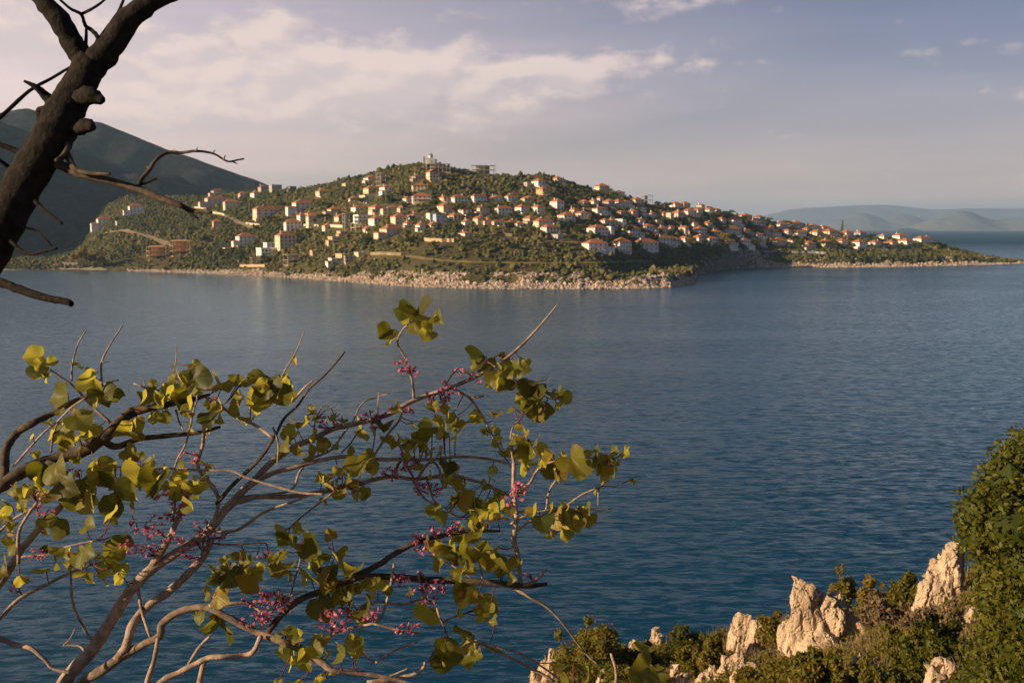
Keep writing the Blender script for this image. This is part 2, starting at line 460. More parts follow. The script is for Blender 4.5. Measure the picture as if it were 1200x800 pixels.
# ------------------------------------------------------------------ the peninsula: one height field over (a = x / y, y)
shore_px = [(-420, 312), (-200, 314), (0, 316.5), (60, 317), (130, 317), (150, 317.5), (200, 319), (250, 321), (300, 323), (350, 326), (400, 329.5), (450, 333.5), (500, 336.5),
            (550, 338), (600, 338.5), (650, 338.5), (700, 338.5), (750, 338), (785, 336.5), (805, 334), (814, 331.0), (817, 322), (835, 318.5), (862, 314.5), (900, 313.6),
            (950, 313.4), (1000, 313.2), (1050, 312.4), (1100, 311.4), (1150, 310.3), (1180, 309.4), (1198, 308.6)]
crest_px = [(-420, 303), (-200, 303), (0, 302), (60, 299), (88, 292), (100, 280), (112, 258), (128, 240), (150, 230), (200, 231), (240, 230), (270, 227), (300, 224), (340, 223), (360, 221), (380, 217),
            (400, 212), (430, 205), (460, 197), (480, 194), (500, 192), (515, 193), (530, 198), (550, 200.5), (580, 204.5), (600, 207.5), (620, 207), (638, 205), (650, 209),
            (680, 218), (700, 224), (720, 227), (740, 233), (760, 240), (780, 243), (800, 245), (820, 246), (840, 249), (860, 254), (880, 258), (900, 261),
            (920, 265), (950, 269), (980, 273), (1000, 276), (1020, 278), (1050, 281), (1080, 284), (1100, 288), (1120, 293), (1140, 298.5), (1160, 303), (1175, 305.5), (1198, 308.0)]
crest_y = [(-420, 1900), (-200, 1800), (0, 1700), (100, 1640), (200, 1560), (300, 1430), (400, 1230), (500, 1160), (600, 1150), (700, 1170), (800, 1200), (860, 1240),
           (900, 1270), (950, 1300), (1000, 1315), (1050, 1325), (1100, 1330), (1150, 1325), (1198, 1300)]
_sa, _sy = [], []
for x, y in shore_px:
    d = ray(x, y); Y = CAMZ / -d[2]
    _sa.append(d[0]); _sy.append(Y)
_ca, _cy, _cz = [], [], []
for x, y in crest_px:
    d = ray(x, y); Y = np.interp(x, [p[0] for p in crest_y], [p[1] for p in crest_y])
    _ca.append(d[0]); _cy.append(Y); _cz.append(max(0.6, CAMZ + d[2] * Y))
def shore(a): return np.interp(a, _sa, _sy)
def crest(a): return np.interp(a, _ca, _cy), np.interp(a, _ca, _cz)
A_TIP = _sa[-1]
_ka = [k for k, (x, y) in enumerate(shore_px) if x <= 720 or x >= 890]
def shore_even(a): return np.interp(a, [_sa[k] for k in _ka], [_sy[k] for k in _ka])      # the coast without the little bay
def land(a, Y):
    """height of the peninsula"""
    a, Y = np.asarray(a, float), np.asarray(Y, float)
    ys = shore(a) + 5.0 * fbm(a * 90, a * 0 + 2.0, 4)
    yc, zc = crest(a)
    yc = np.maximum(yc, ys + 12)
    bank = np.minimum(np.interp(a, [_sa[2], _sa[6], _sa[12], _sa[20], _sa[22], _sa[24], _sa[-3], A_TIP], [1.5, 3.0, 8.0, 8.5, 10, 10, 9.0, 3.0]), zc * 0.8)
    bw = np.interp(a, [_sa[2], _sa[6], _sa[12], A_TIP], [16, 16, 26, 30])
    t = (Y - ys) / (yc - ys)
    q = (Y - ys)
    ye = np.minimum(shore_even(a), yc - 12)
    up = bank * sstep(q / bw) + (zc - bank) * np.clip((Y - ye - bw * 0.6) / np.maximum(yc - ye - bw * 0.6, 4), 0, 1) ** 0.96 * sstep(q / 16)
    back = zc * (1 - sstep((Y - yc) / np.interp(a, [_ca[4], _ca[12], _ca[-1]], [900, 420, 60])) * 1.1)
    z = np.where(t < 1, up, back)
    z = np.where(q < 0, q * 0.25, z)
    X = a * Y
    damp = np.clip(q / 60, 0, 1) * np.clip(np.abs(Y - yc) / 80, 0.08, 1)
    z = z + fbm(X / 45, Y / 45, 4) * 3.2 * damp * np.clip(zc / 30, 0.1, 1)
    return np.maximum(z, -4.0)
cols = np.unique(np.concatenate([np.linspace(ray(-420, 300)[0], A_TIP + 0.004, 760), np.linspace(_sa[18], _sa[23], 60)]))
srow = np.concatenate([np.linspace(-0.03, 0.10, 26), np.linspace(0.105, 1.0, 90), np.linspace(1.02, 1.9, 30)])
AA, SS = np.meshgrid(cols, srow)
ysA, (ycA, zcA) = shore(AA), crest(AA)
ycA = np.maximum(ycA, ysA + 12)
YY = np.where(SS < 0, ysA + SS * 500, ysA + SS * (ycA - ysA))
ZZ = land(AA, YY)
land_o = tag(link('hillside', grid_mesh('hillside', AA * YY, YY, ZZ, M['land'])), kind='structure')

def on_land(px, py, y0=None, y1=2600):
    """first point of the peninsula seen through a photo point"""
    d = ray(px, py)
    a = d[0]
    Ys = np.arange((y0 or shore(a) - 3), y1, 1.5)
    h = land(np.full_like(Ys, a), Ys)
    hit = np.nonzero(h >= CAMZ + d[2] * Ys)[0]
    if len(hit) == 0:
        yc, zc = crest(a)
        return Vector((a * yc, yc, zc))
    Y = Ys[hit[0]]
    return Vector((a * Y, Y, float(land(a, Y))))

# ------------------------------------------------------------------ mountains behind on the left, islands across the water
def ridge(name, pts, D, front, back, mat, rough, n=220, foot=-3.0, seed=0.0, rows=46, gully=0.45):
    """D: distance, or (photo x, distance) pairs for a ridge that swings towards the viewer"""
    xs = np.linspace(pts[0][0], pts[-1][0], n)
    ys = np.interp(xs, [p[0] for p in pts], [p[1] for p in pts])
    Dx = np.full(n, float(D)) if not isinstance(D, list) else np.interp(xs, [p[0] for p in D], [p[1] for p in D])
    a = np.array([ray(x, y)[0] for x, y in zip(xs, ys)])
    zr = np.array([max(CAMZ + ray(x, y)[2] * d, foot) for x, y, d in zip(xs, ys, Dx)])
    zr = zr + fbm(a * Dx / (rough * 1.6) + seed, a * 0 + seed, 5) * rough * 0.05 * np.clip(zr / 60, 0, 1)
    t = np.concatenate([np.linspace(-1, 0, rows), np.linspace(0, 1, 14)[1:]])
    A, T = np.meshgrid(a, t)
    Z0 = np.tile(zr, (len(t), 1)); DD = np.tile(Dx, (len(t), 1))
    Yr = DD + np.where(T < 0, T * front, T * back)
    prof = np.where(T < 0, 1 - np.abs(T) ** 0.92, 1 - T ** 1.3)
    X = A * DD + (A * Yr - A * DD) * 0.4
    Z = foot + (Z0 - foot) * prof
    gul = fbm(X / rough + seed, Yr / (rough * 2.6) + seed, 5)
    Z = Z + gul * rough * gully * np.clip(np.abs(T) * 5, 0, 1) * np.clip((1 - np.abs(T)) * 4, 0, 1) * np.clip(Z0 / (Z0.max() + 1e-6) * 2, 0, 1)
    return tag(link(name, grid_mesh(name, X, Yr, Z, mat)), kind='structure')
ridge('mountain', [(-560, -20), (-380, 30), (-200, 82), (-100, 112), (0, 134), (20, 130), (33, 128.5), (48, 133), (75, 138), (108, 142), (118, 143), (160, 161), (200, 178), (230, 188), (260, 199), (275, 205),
                   (300, 214), (325, 224), (360, 236), (420, 268)], [(-560, 2050), (0, 2800), (420, 2950)], 1000, 900, M['mountain'], 260, seed=3.1)  # unseen left end raised and brought nearer to shade these slopes
ridge('foothill', [(-600, 20), (-380, 62), (-200, 100), (-90, 122), (0, 141), (40, 156), (80, 172), (120, 190), (170, 209), (220, 226), (260, 240), (300, 256), (330, 270)], [(-600, 1350), (0, 2150), (330, 2250)], 420, 600, M['mountain'], 170, seed=8.4)  # left end out of view heightened and swung forward to block the sun
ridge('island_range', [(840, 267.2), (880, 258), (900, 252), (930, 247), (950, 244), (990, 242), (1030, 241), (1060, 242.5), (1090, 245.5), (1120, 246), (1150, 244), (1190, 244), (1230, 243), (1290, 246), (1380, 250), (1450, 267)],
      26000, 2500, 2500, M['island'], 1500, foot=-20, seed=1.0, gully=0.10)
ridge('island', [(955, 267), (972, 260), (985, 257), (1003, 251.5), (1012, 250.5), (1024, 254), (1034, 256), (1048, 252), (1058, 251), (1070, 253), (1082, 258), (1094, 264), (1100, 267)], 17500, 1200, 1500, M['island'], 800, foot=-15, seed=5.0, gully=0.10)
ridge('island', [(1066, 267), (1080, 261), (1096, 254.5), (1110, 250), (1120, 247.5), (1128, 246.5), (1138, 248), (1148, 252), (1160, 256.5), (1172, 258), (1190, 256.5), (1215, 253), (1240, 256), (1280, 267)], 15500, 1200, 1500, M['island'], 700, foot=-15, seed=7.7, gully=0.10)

# ------------------------------------------------------------------ tracks, roads, beach and terraces lying on the hill
def strip(name, pts, width, mat, lift=0.5, kind='structure'):
    P = []
    for (x0, y0), (x1, y1) in zip(pts[:-1], pts[1:]):
        n = max(2, int(math.hypot(x1 - x0, (y1 - y0) * 3) / 4))
        for k in range(n):
            P.append(on_land(x0 + (x1 - x0) * k / n, y0 + (y1 - y0) * k / n))
    P.append(on_land(*pts[-1]))
    V, F = [], []
    for i, p in enumerate(P):
        d = (P[min(i + 1, len(P) - 1)] - P[max(i - 1, 0)]); d.z = 0
        s = Vector((-d.y, d.x, 0)).normalized() * width * 0.5 * (0.8 + 0.4 * random.random())
        for sg in (1, 0, -1):
            q = p + s * sg
            q.z = max(float(land(q.x / q.y, q.y)), float(land(p.x / p.y, p.y)) - 0.6) + lift
            V.append(q)
    for i in range(len(P) - 1):
        b = i * 3
        F += [(b, b + 3, b + 4, b + 1), (b + 1, b + 4, b + 5, b + 2)]
    return tag(link(name, mesh_py(name, V, F, mat, True)), kind=kind)
TRACKS = [('road', [(226, 243), (250, 248), (265, 254), (280, 261), (295, 267), (303, 268)], 6),
          ('dirt_track', [(122, 274), (145, 271), (172, 277), (188, 283), (198, 288)], 9),
          ('dirt_track', [(470, 301), (520, 307), (560, 308.5), (620, 309), (680, 309), (730, 308), (770, 307)], 4.5),
          ('dirt_track', [(640, 283), (670, 285), (686, 283)], 7),
          ('dirt_track', [(86, 222), (104, 220.5), (126, 221)], 14)]
for nm, pts, w in TRACKS: strip(nm, pts, w, M['track'] if nm != 'dirt_track' else M['drygrass'] if pts[0][0] > 400 else M['track'])
strip('beach', [(4, 316.2), (30, 316), (60, 315.8), (90, 315.8), (125, 316.4)], 14, M['sand'], 0.5)

# ------------------------------------------------------------------ houses
def window_mesh(fm):
    b = MB()
    b.box(-0.5, 0.5, -0.02, 0.03, -0.5, 0.5, 1)                       # pane, set back in its frame
    t = 0.10
    b.box(-0.5 - t, -0.5, -0.10, 0.03, -0.5 - t, 0.5 + t, 0); b.box(0.5, 0.5 + t, -0.10, 0.03, -0.5 - t, 0.5 + t, 0)
    b.box(-0.5, 0.5, -0.10, 0.03, 0.5, 0.5 + t, 0); b.box(-0.5, 0.5, -0.14, 0.03, -0.5 - t, -0.5, 0)
    b.box(-0.03, 0.03, -0.06, -0.02, -0.5, 0.5, 0)
    return b.mesh('window', [fm, M['pane']])
WIN = [window_mesh(M['frame']), window_mesh(M['shutter'])]
def door_mesh():
    b = MB()
    b.box(-0.5, 0.5, -0.03, 0.03, -0.5, 0.5, 0)
    b.box(-0.6, -0.5, -0.10, 0.03, -0.5, 0.58, 1); b.box(0.5, 0.6, -0.10, 0.03, -0.5, 0.58, 1); b.box(-0.5, 0.5, -0.10, 0.03, 0.5, 0.58, 1)
    b.box(0.34, 0.40, -0.10, -0.03, -0.05, 0.05, 1)
    return b.mesh('door', [M['shutter'], M['frame']])
DOOR = door_mesh()
def chimney_mesh(m):
    b = MB()
    b.box(-0.4, 0.4, -0.4, 0.4, -1.6, 1.5); b.box(-0.52, 0.52, -0.52, 0.52, 1.5, 1.66); b.box(-0.25, 0.25, -0.25, 0.25, 1.66, 2.0)
    return b.mesh('chimney', [m])
CHIM = {k: chimney_mesh(M['wall ' + k]) for k in WALLS}

def roof_mb(w, d, h, style, z, ov=0.55):
    """hipped, gabled or flat roof over a w x d plan, eaves at z"""
    b = MB(); x, y = w / 2 + ov, d / 2 + ov
    if style == 'flat':
        b.box(-w / 2 - 0.15, w / 2 + 0.15, -d / 2 - 0.15, d / 2 + 0.15, z, z + 0.25)
        p = 0.22
        b.box(-w / 2 - 0.15, w / 2 + 0.15, -d / 2 - 0.15, -d / 2 - 0.15 + p, z + 0.25, z + 0.85); b.box(-w / 2 - 0.15, w / 2 + 0.15, d / 2 + 0.15 - p, d / 2 + 0.15, z + 0.25, z + 0.85)
        b.box(-w / 2 - 0.15, -w / 2 - 0.15 + p, -d / 2 - 0.15 + p, d / 2 + 0.15 - p, z + 0.25, z + 0.85); b.box(w / 2 + 0.15 - p, w / 2 + 0.15, -d / 2 - 0.15 + p, d / 2 + 0.15 - p, z + 0.25, z + 0.85)
        return b
    e = 0.2
    V = [(-x, -y, z - e), (x, -y, z - e), (x, y, z - e), (-x, y, z - e), (-x, -y, z), (x, -y, z), (x, y, z), (-x, y, z)]
    F = [(3, 2, 1, 0), (0, 1, 5, 4), (1, 2, 6, 5), (2, 3, 7, 6), (3, 0, 4, 7)]
    if style == 'gable':
        if w >= d: V += [(-x, 0, z + h), (x, 0, z + h)]; F += [(4, 5, 9, 8), (6, 7, 8, 9), (7, 4, 8), (5, 6, 9)]
        else: V += [(0, -y, z + h), (0, y, z + h)]; F += [(5, 6, 9, 8), (7, 4, 8, 9), (4, 5, 8), (6, 7, 9)]
    else:
        r = abs(x - y)
        if w >= d: V += [(-max(r, 0.05), 0, z + h), (max(r, 0.05), 0, z + h)]; F += [(4, 5, 9, 8), (6, 7, 8, 9), (7, 4, 8), (5, 6, 9)]
        else: V += [(0, -max(r, 0.05), z + h), (0, max(r, 0.05), z + h)]; F += [(5, 6, 9, 8), (7, 4, 8, 9), (4, 5, 8), (6, 7, 9)]
    b.poly(V, F)
    return b

def put(name, me, root, loc, rz=0.0, sc=(1, 1, 1)):
    o = link(name, me, root, loc)
    o.rotation_euler.z = rz; o.scale = sc
    return o

FOOT = []      # (x, y, radius) of everything built on the hill, kept clear of scrub
hrng = random.Random(5)
def house(px, py, wpx, hpx, colour='white', style='hip', lit=0.48, yaw=None, roofm='tiles', chim=None, name='house', porch=None):
    p = on_land(px, py)
    sc = p.y / FPX
    yaw = hrng.uniform(23, 38) if yaw is None else yaw
    c, s = math.cos(R(yaw)), math.sin(R(yaw))
    tot = wpx * sc * hrng.uniform(1.0, 1.14); hpx = hpx * hrng.uniform(0.88, 0.98)
    d = max(3.5, lit * tot / max(s, 0.25)); d = min(d, 13)
    w = max(4.0, (tot - d * s) / c)
    H = hpx * sc
    rise = 0.0 if style == 'flat' else min(0.36 * H, 0.27 * min(w, d) + 0.6)
    hw = max(2.6, H - rise) if style != 'flat' else max(2.4, H - 0.85)
    cy = p.y + 0.5 * (w * s + d * c)
    root = empty(name, (p.x, cy, p.z), R(yaw))
    wallm = M['wall ' + colour]
    b = MB(); b.box(-w / 2, w / 2, -d / 2, d / 2, -6.0, hw)
    if style == 'gable':
        if w >= d: b.poly([(-w / 2, -d / 2, hw), (-w / 2, d / 2, hw), (-w / 2, 0, hw + rise * 0.9), (w / 2, -d / 2, hw), (w / 2, d / 2, hw), (w / 2, 0, hw + rise * 0.9)], [(0, 2, 1), (3, 4, 5)])
        else: b.poly([(-w / 2, -d / 2, hw), (w / 2, -d / 2, hw), (0, -d / 2, hw + rise * 0.9), (-w / 2, d / 2, hw), (w / 2, d / 2, hw), (0, d / 2, hw + rise * 0.9)], [(0, 1, 2), (3, 5, 4)])
    b.build('wall', wallm, root)
    roof_mb(w, d, rise, style, hw + 0.004).build('roof', M[roofm] if style != 'flat' else wallm, root)
    ns = 1 if hw < 4.4 else 2 if hw < 8.2 else 3 if hw < 11.5 else 4
    sh = hw / ns
    wm = WIN[hrng.randrange(2)]
    nf, nd = max(1, min(4, int(w / 3.2))), max(1, min(2, int(d / 4.0)))
    has_porch = hrng.random() < 0.45 if porch is None else porch
    for k in range(ns):
        zc = k * sh + sh * 0.52
        for i in range(nf):
            x = -w / 2 + (i + 0.5) * w / nf
            if k == 0 and i == nf // 2:
                put('door', DOOR, root, (x, -d / 2, 1.08), 0, (1.05, 1, 2.1)); continue
            tall = hrng.random() < 0.3
            put('window', wm, root, (x, -d / 2, zc - (0.25 if tall else 0)), 0, (1.2, 1, 1.9 if tall else 1.25))
        for i in range(nd):
            put('window', wm, root, (-w / 2, d / 2 - (i + 0.5) * d / nd, zc), -R(90), (0.85, 1, 1.15))
    if ns >= 2 and has_porch:
        bb = MB(); x0, x1 = -w * 0.48, w * hrng.choice([0.1, 0.48])
        bb.box(x0, x1, -d / 2 - 1.5, -d / 2 - 0.003, sh - 0.2, sh)
        bb.box(x0, x1, -d / 2 - 1.5, -d / 2 - 1.42, sh + 0.85, sh + 0.95)
        n = max(3, int((x1 - x0) / 0.8))
        for i in range(n + 1):
            xx = x0 + 0.06 + (x1 - x0 - 0.12) * i / n
            bb.box(xx - 0.035, xx + 0.035, -d / 2 - 1.49, -d / 2 - 1.43, sh, sh + 0.85)
        for xx in (x0 + 0.15, x1 - 0.15): bb.box(xx - 0.15, xx + 0.15, -d / 2 - 1.46, -d / 2 - 1.16, -4, sh - 0.2)
        bb.build('balcony', M['rail'], root)
    if hrng.random() < 0.8 and wpx > 9:          # lower wing
        ww, wd, wh = w * hrng.uniform(0.3, 0.5), d * hrng.uniform(0.5, 0.8), hw * (0.5 if ns > 1 else 0.75)
        sd = hrng.choice([-1, 1]); wx = sd * (w / 2 + ww / 2 - 0.05); wy = -d / 2 + wd / 2 + hrng.uniform(-1.2, 0.3)
        wb = MB(); wb.box(wx - ww / 2, wx + ww / 2, wy - wd / 2, wy + wd / 2, -6.0, wh)
        wg = wb.build('wing', wallm, root)
        rm = roof_mb(ww, wd, wh * 0.28, hrng.choice(['hip', 'flat', 'gable']), wh + 0.004, 0.4).build('wing_roof', M[roofm], wg)
        rm.location = (wx, wy, 0)
        put('window', wm, root, (wx, wy - wd / 2, wh * 0.52), 0, (1.0, 1, 1.1))
        if sd < 0: put('window', wm, root, (wx - ww / 2, wy, wh * 0.52), -R(90), (0.9, 1, 1.1))
    if hrng.random() < 0.7 and wpx > 9:          # garden terrace with a parapet
        tb = MB(); tw = w * hrng.uniform(0.5, 1.25); tx = hrng.uniform(-0.3, 0.2) * w; y1 = -d / 2 - 1.7; y0 = y1 - hrng.uniform(1.5, 3.5)
        tb.box(tx - tw / 2, tx + tw / 2, y0, y1, -6, -0.6); tb.box(tx - tw / 2, tx + tw / 2, y0, y0 + 0.25, -0.6, 0.35); tb.box(tx - tw / 2, tx - tw / 2 + 0.25, y0 + 0.25, y1, -0.6, 0.35); tb.box(tx + tw / 2 - 0.25, tx + tw / 2, y0 + 0.25, y1, -0.6, 0.35)
        tb.build('terrace', M['wall ' + hrng.choice(['cream', 'white', 'concrete', 'tan'])], root)
    if (hrng.random() < 0.6 if chim is None else chim) and style != 'flat':
        put('chimney', CHIM[colour if colour in ('white', 'cream') else 'white'], root, (hrng.choice([-0.32, -0.18, 0.25]) * w, hrng.choice([-0.1, 0.15]) * d, hw + rise * 0.6))
    FOOT.append((p.x, cy, 0.5 * math.hypot(w, d) + 0.6, p.y))
    root['colour'] = colour; root['storeys'] = ns; root['roof_style'] = style; root['px'] = px; root['old'] = roofm
    return root

def skeleton(px, py, wpx, hpx, colour='concrete', bays=3, storeys=2, yaw=34, lit=0.5, slant=False, name='unfinished_house'):
    """bare concrete frame: slabs, columns and a few infill walls"""
    p = on_land(px, py); sc = p.y / FPX
    c, s = math.cos(R(yaw)), math.sin(R(yaw))
    tot = wpx * sc; d = min(12, max(4, lit * tot / max(s, 0.25))); w = max(5, (tot - d * s) / c)
    H = hpx * sc; sh = H / storeys
    cy = p.y + 0.5 * (w * s + d * c)
    root = empty(name, (p.x, cy, p.z), R(yaw)); m = M['wall ' + colour]
    for k in range(storeys + (0 if slant else 1)):
        b = MB(); z = k * sh; b.box(-w / 2 - 0.3, w / 2 + 0.3, -d / 2 - 0.3, d / 2 + 0.3, z - 0.3, z); b.build('slab', m, root)
    if slant:
        b = MB(); z = storeys * sh
        x, y = w / 2 + 0.4, d / 2 + 0.4
        b.poly([(-x, -y, z - 0.6), (x, -y, z - 0.6), (x, y, z - 0.6), (-x, y, z - 0.6), (-x * 0.4, 0, z + 0.9), (x * 0.4, 0, z + 0.9)], [(3, 2, 1, 0), (0, 1, 5, 4), (2, 3, 4, 5), (3, 0, 4), (1, 2, 5)])
        b.build('roof', m, root)
    for k in range(storeys):
        for i in range(bays + 1):
            for y in (-d / 2 + 0.2, d / 2 - 0.2):
                b = MB(); x = -w / 2 + 0.2 + (w - 0.4) * i / bays
                top = (k + 1) * sh - (0.303 if not (slant and k == storeys - 1) else 0.61)
                b.box(x - 0.22, x + 0.22, y - 0.22, y + 0.22, k * sh + 0.003, top); b.build('column', m, root)
        b = MB(); b.box(-w * 0.3, w * 0.28, d * 0.12, d * 0.12 + 0.3, k * sh + 0.003, (k + 1) * sh - 0.7); b.build('infill_wall', m, root)
    b = MB(); b.box(-w / 2, w / 2, -d / 2, d / 2, -7, -0.303); b.build('base', m, root)
    FOOT.append((p.x, cy, 0.5 * math.hypot(w, d) + 0.6, p.y))
    root['colour'] = colour; root['storeys'] = storeys; root['roof_style'] = 'frame'; root['px'] = px
    return root

ORD = ['first', 'second', 'third', 'fourth', 'fifth', 'sixth', 'seventh', 'eighth', 'ninth', 'tenth', 'eleventh', 'twelfth', 'thirteenth', 'fourteenth', 'fifteenth', 'sixteenth', 'seventeenth', 'eighteenth', 'nineteenth', 'twentieth', 'twenty-first', 'twenty-second', 'twenty-third', 'twenty-fourth', 'twenty-fifth', 'twenty-sixth', 'twenty-seventh', 'twenty-eighth', 'twenty-ninth', 'thirtieth', 'thirty-first', 'thirty-second']
STY = {'hip': 'red hipped roof', 'gable': 'red gabled roof', 'flat': 'flat roof', 'frame': 'open concrete frame'}
NUM = {1: 'low', 2: 'two storey', 3: 'three storey', 4: 'four storey'}
HOUSES = []
def settle(zone, group, items):
    """build one row of houses and give each its own label, counted from the headland tip"""
    hs = []
    for it in items:
        kw = dict(it[4]) if len(it) > 4 else {}
        fn = skeleton if kw.pop('frame', False) else house
        hs.append(fn(it[0], it[1], it[2], it[3], **kw))
    hs.sort(key=lambda o: -o['px'])
    for i, o in enumerate(hs):
        sty = STY[o['roof_style']]
        col = o['colour'] if o['roof_style'] != 'frame' else 'bare'
        first = f"{col} {NUM[o['storeys']]} house, {sty}" if o['roof_style'] != 'frame' else 'unfinished house of bare concrete'
        HOUSES.append((o.location.copy(), f"{ORD[i]} house from the headland tip {zone}"))
        tag(o, f"{first}, {ORD[i]} from the headland tip {zone}", 'house', group)
        for k in ('colour', 'storeys', 'roof_style', 'px', 'old'):
            if k in o: del o[k]
w_, c_, g_ = dict(colour='white'), dict(colour='cream'), dict(colour='grey')
F_ = dict(style='flat')
settle('on dark slope', 'houses on the dark slope', [(120, 267, 19, 14, dict(colour='white', chim=True)), (156, 252, 17, 15, w_), (137, 264, 10, 5, dict(colour='cream', style='flat')),
    (181, 305, 26, 16, dict(frame=True, colour='peach', slant=True, storeys=3, lit=0.5)), (209, 300, 27, 18, dict(frame=True, colour='peach', slant=True, storeys=3, lit=0.5))])
settle('above the slanting road', 'houses above the hillside road', [(253, 228, 15, 8, dict(colour='pinkish', roofm='tiles old')), (250, 242, 24, 14, c_), (269, 246, 20, 14, c_), (283, 232, 13, 8, dict(colour='pinkish')), (298, 232, 12, 9, w_),
    (307, 225, 14, 10, dict(colour='concrete', roofm='tiles old')), (321, 225, 15, 9, dict(colour='grey', style='flat')), (341, 225, 11, 7, dict(colour='dark grey', style='flat')), (309, 256, 30, 16, dict(colour='cream', lit=0.45)), (376, 231, 15, 11, dict(colour='cream', yaw=32)), (405, 218, 11, 5, c_)])
settle('below the slanting road', 'houses below the hillside road', [(252, 267, 12, 11, dict(colour='peach')), (285, 288, 24, 16, dict(colour='white', lit=0.4)), (264, 296, 9, 6, dict(colour='cream', style='flat')), (309, 300, 23, 10, dict(colour='white', style='flat')),
    (315, 293, 18, 9, dict(colour='white', style='flat')), (332, 293, 24, 22, dict(colour='cream', lit=0.5)), (341, 271, 20, 15, dict(colour='white', lit=0.55)), (342, 311, 26, 12, dict(frame=True, storeys=2, bays=3)), (296, 311, 8, 9, dict(frame=True, colour='tan', storeys=1, bays=1))])
settle('in left valley cluster', 'houses climbing the valley', [(353, 248, 23, 15, dict(colour='white', lit=0.6)), (352, 260, 11, 11, w_), (369, 266, 23, 19, dict(colour='cream', lit=0.5)), (391, 252, 19, 12, c_), (397, 260, 13, 9, c_), (405, 270, 8, 19, dict(frame=True, colour='grey', storeys=4, bays=1)),
    (392, 285, 20, 8, dict(colour='tan', style='flat', lit=0.8)), (398, 278, 11, 8, dict(colour='tan', style='flat', lit=0.8)), (417, 272, 15, 10, dict(frame=True, colour='cream', storeys=2, bays=2)), (425, 262, 24, 11, dict(colour='white', style='flat', lit=0.3)), (440, 264, 18, 13, w_),
    (417, 248, 14, 8, w_), (458, 278, 27, 15, dict(colour='cream', lit=0.55)), (466, 263, 18, 14, dict(colour='cream', lit=0.5)), (440, 250, 19, 12, c_), (458, 248, 17, 8, c_), (384, 268, 12, 8, c_), (361, 256, 10, 8, w_), (431, 272, 14, 8, c_), (477, 268, 11, 9, w_)])
settle('below left stone terrace', 'flat blocks above the shore scrub', [(391, 310, 16, 8, dict(colour='white', style='flat', lit=0.35)), (398, 305, 13, 7, dict(colour='tan', style='flat', lit=0.8)), (408, 308, 11, 9, dict(colour='concrete', style='flat', lit=0.2)), (420, 302, 12, 6, dict(colour='cream', style='flat', lit=0.5)),
    (366, 300, 6, 7, dict(colour='peach', style='flat', lit=0.6))])
settle('below hilltop church', 'houses climbing to the church', [(433, 215, 15, 11, w_), (448, 217, 17, 14, dict(frame=True, colour='concrete', storeys=3, bays=2)), (432, 227, 14, 10, c_), (451, 228, 15, 13, w_), (436, 235, 30, 7, dict(colour='cream', style='flat', lit=0.5)),
    (488, 212, 15, 9, dict(colour='grey', roofm='tiles old')), (491, 224, 19, 11, dict(colour='cream', yaw=12, lit=0.2)), (493, 237, 23, 13, dict(colour='pinkish', yaw=12, lit=0.2)), (506, 213, 15, 15, dict(colour='cream', style='gable', lit=0.35)), (487, 257, 20, 9, dict(colour='white', roofm='tiles old')),
    (492, 271, 11, 11, w_), (472, 248, 13, 9, c_), (414, 236, 12, 7, c_), (476, 238, 11, 8, w_)])
settle('in upper middle row', 'houses in the upper middle row', [(520, 237, 14, 9, c_), (537, 238, 20, 11, dict(colour='white', lit=0.3)), (561, 238, 17, 12, dict(colour='white', lit=0.2)), (581, 236, 15, 8, w_), (599, 237, 15, 10, dict(colour='white', lit=0.25)), (620, 236, 15, 7, c_),
    (653, 245, 15, 13, w_), (636, 229, 14, 11, dict(colour='peach')), (631, 220, 14, 11, w_), (618, 219, 8, 6, dict(colour='grey', style='flat')), (653, 214, 13, 8, c_)])
settle('in second middle row', 'houses in the second middle row', [(520, 250, 16, 13, c_), (544, 252, 16, 10, w_), (566, 254, 14, 13, dict(colour='cream', lit=0.25)), (590, 252, 20, 12, dict(colour='white', lit=0.2)), (611, 250, 15, 11, w_), (630, 250, 14, 11, w_), (504, 258, 10, 9, dict(colour='white', style='flat'))])
settle('in lowest middle row', 'houses in the lowest middle row', [(514, 261, 14, 10, dict(colour='pale blue', style='flat', lit=0.3)), (532, 260, 15, 11, c_), (560, 264, 12, 11, c_), (571, 264, 12, 9, c_), (583, 265, 19, 9, dict(colour='cream', lit=0.3)), (545, 277, 16, 6, w_),
    (621, 264, 16, 12, dict(colour='cream')), (637, 267, 23, 13, dict(colour='cream', lit=0.25)), (645, 273, 22, 11, dict(colour='white', lit=0.3)), (654, 281, 14, 7, dict(colour='grey', style='flat')), (547, 264, 11, 8, w_), (598, 264, 13, 7, c_), (608, 266, 10, 7, w_), (507, 267, 10, 7, c_)])
settle('on right skyline', 'houses along the hill skyline', [(706, 222, 15, 11, dict(colour='cream', yaw=22)), (726, 226, 13, 6, w_), (747, 240, 14, 10, c_), (759, 238, 13, 11, dict(frame=True, colour='grey', storeys=2, bays=2)), (792, 242, 14, 9, w_), (803, 243, 12, 10, c_), (822, 243, 9, 8, w_), (831, 243, 10, 7, dict(colour='grey')),
    (840, 251, 11, 8, dict(colour='pinkish', roofm='tiles old')), (875, 253, 14, 8, c_), (891, 257, 13, 8, dict(colour='pale blue', roofm='tiles old')), (928, 261, 12, 8, w_), (945, 263, 6, 7, dict(colour='grey', style='flat'))])
settle('in top terrace', 'houses of the top terrace', [(685, 244, 14, 11, c_), (696, 241, 10, 9, w_), (702, 251, 19, 11, dict(colour='white', lit=0.5)), (703, 236, 9, 6, w_), (714, 243, 13, 11, dict(colour='grey')), (725, 243, 14, 11, w_), (735, 244, 13, 10, dict(colour='white', lit=0.3)), (673, 251, 12, 9, c_), (750, 247, 11, 7, w_)])
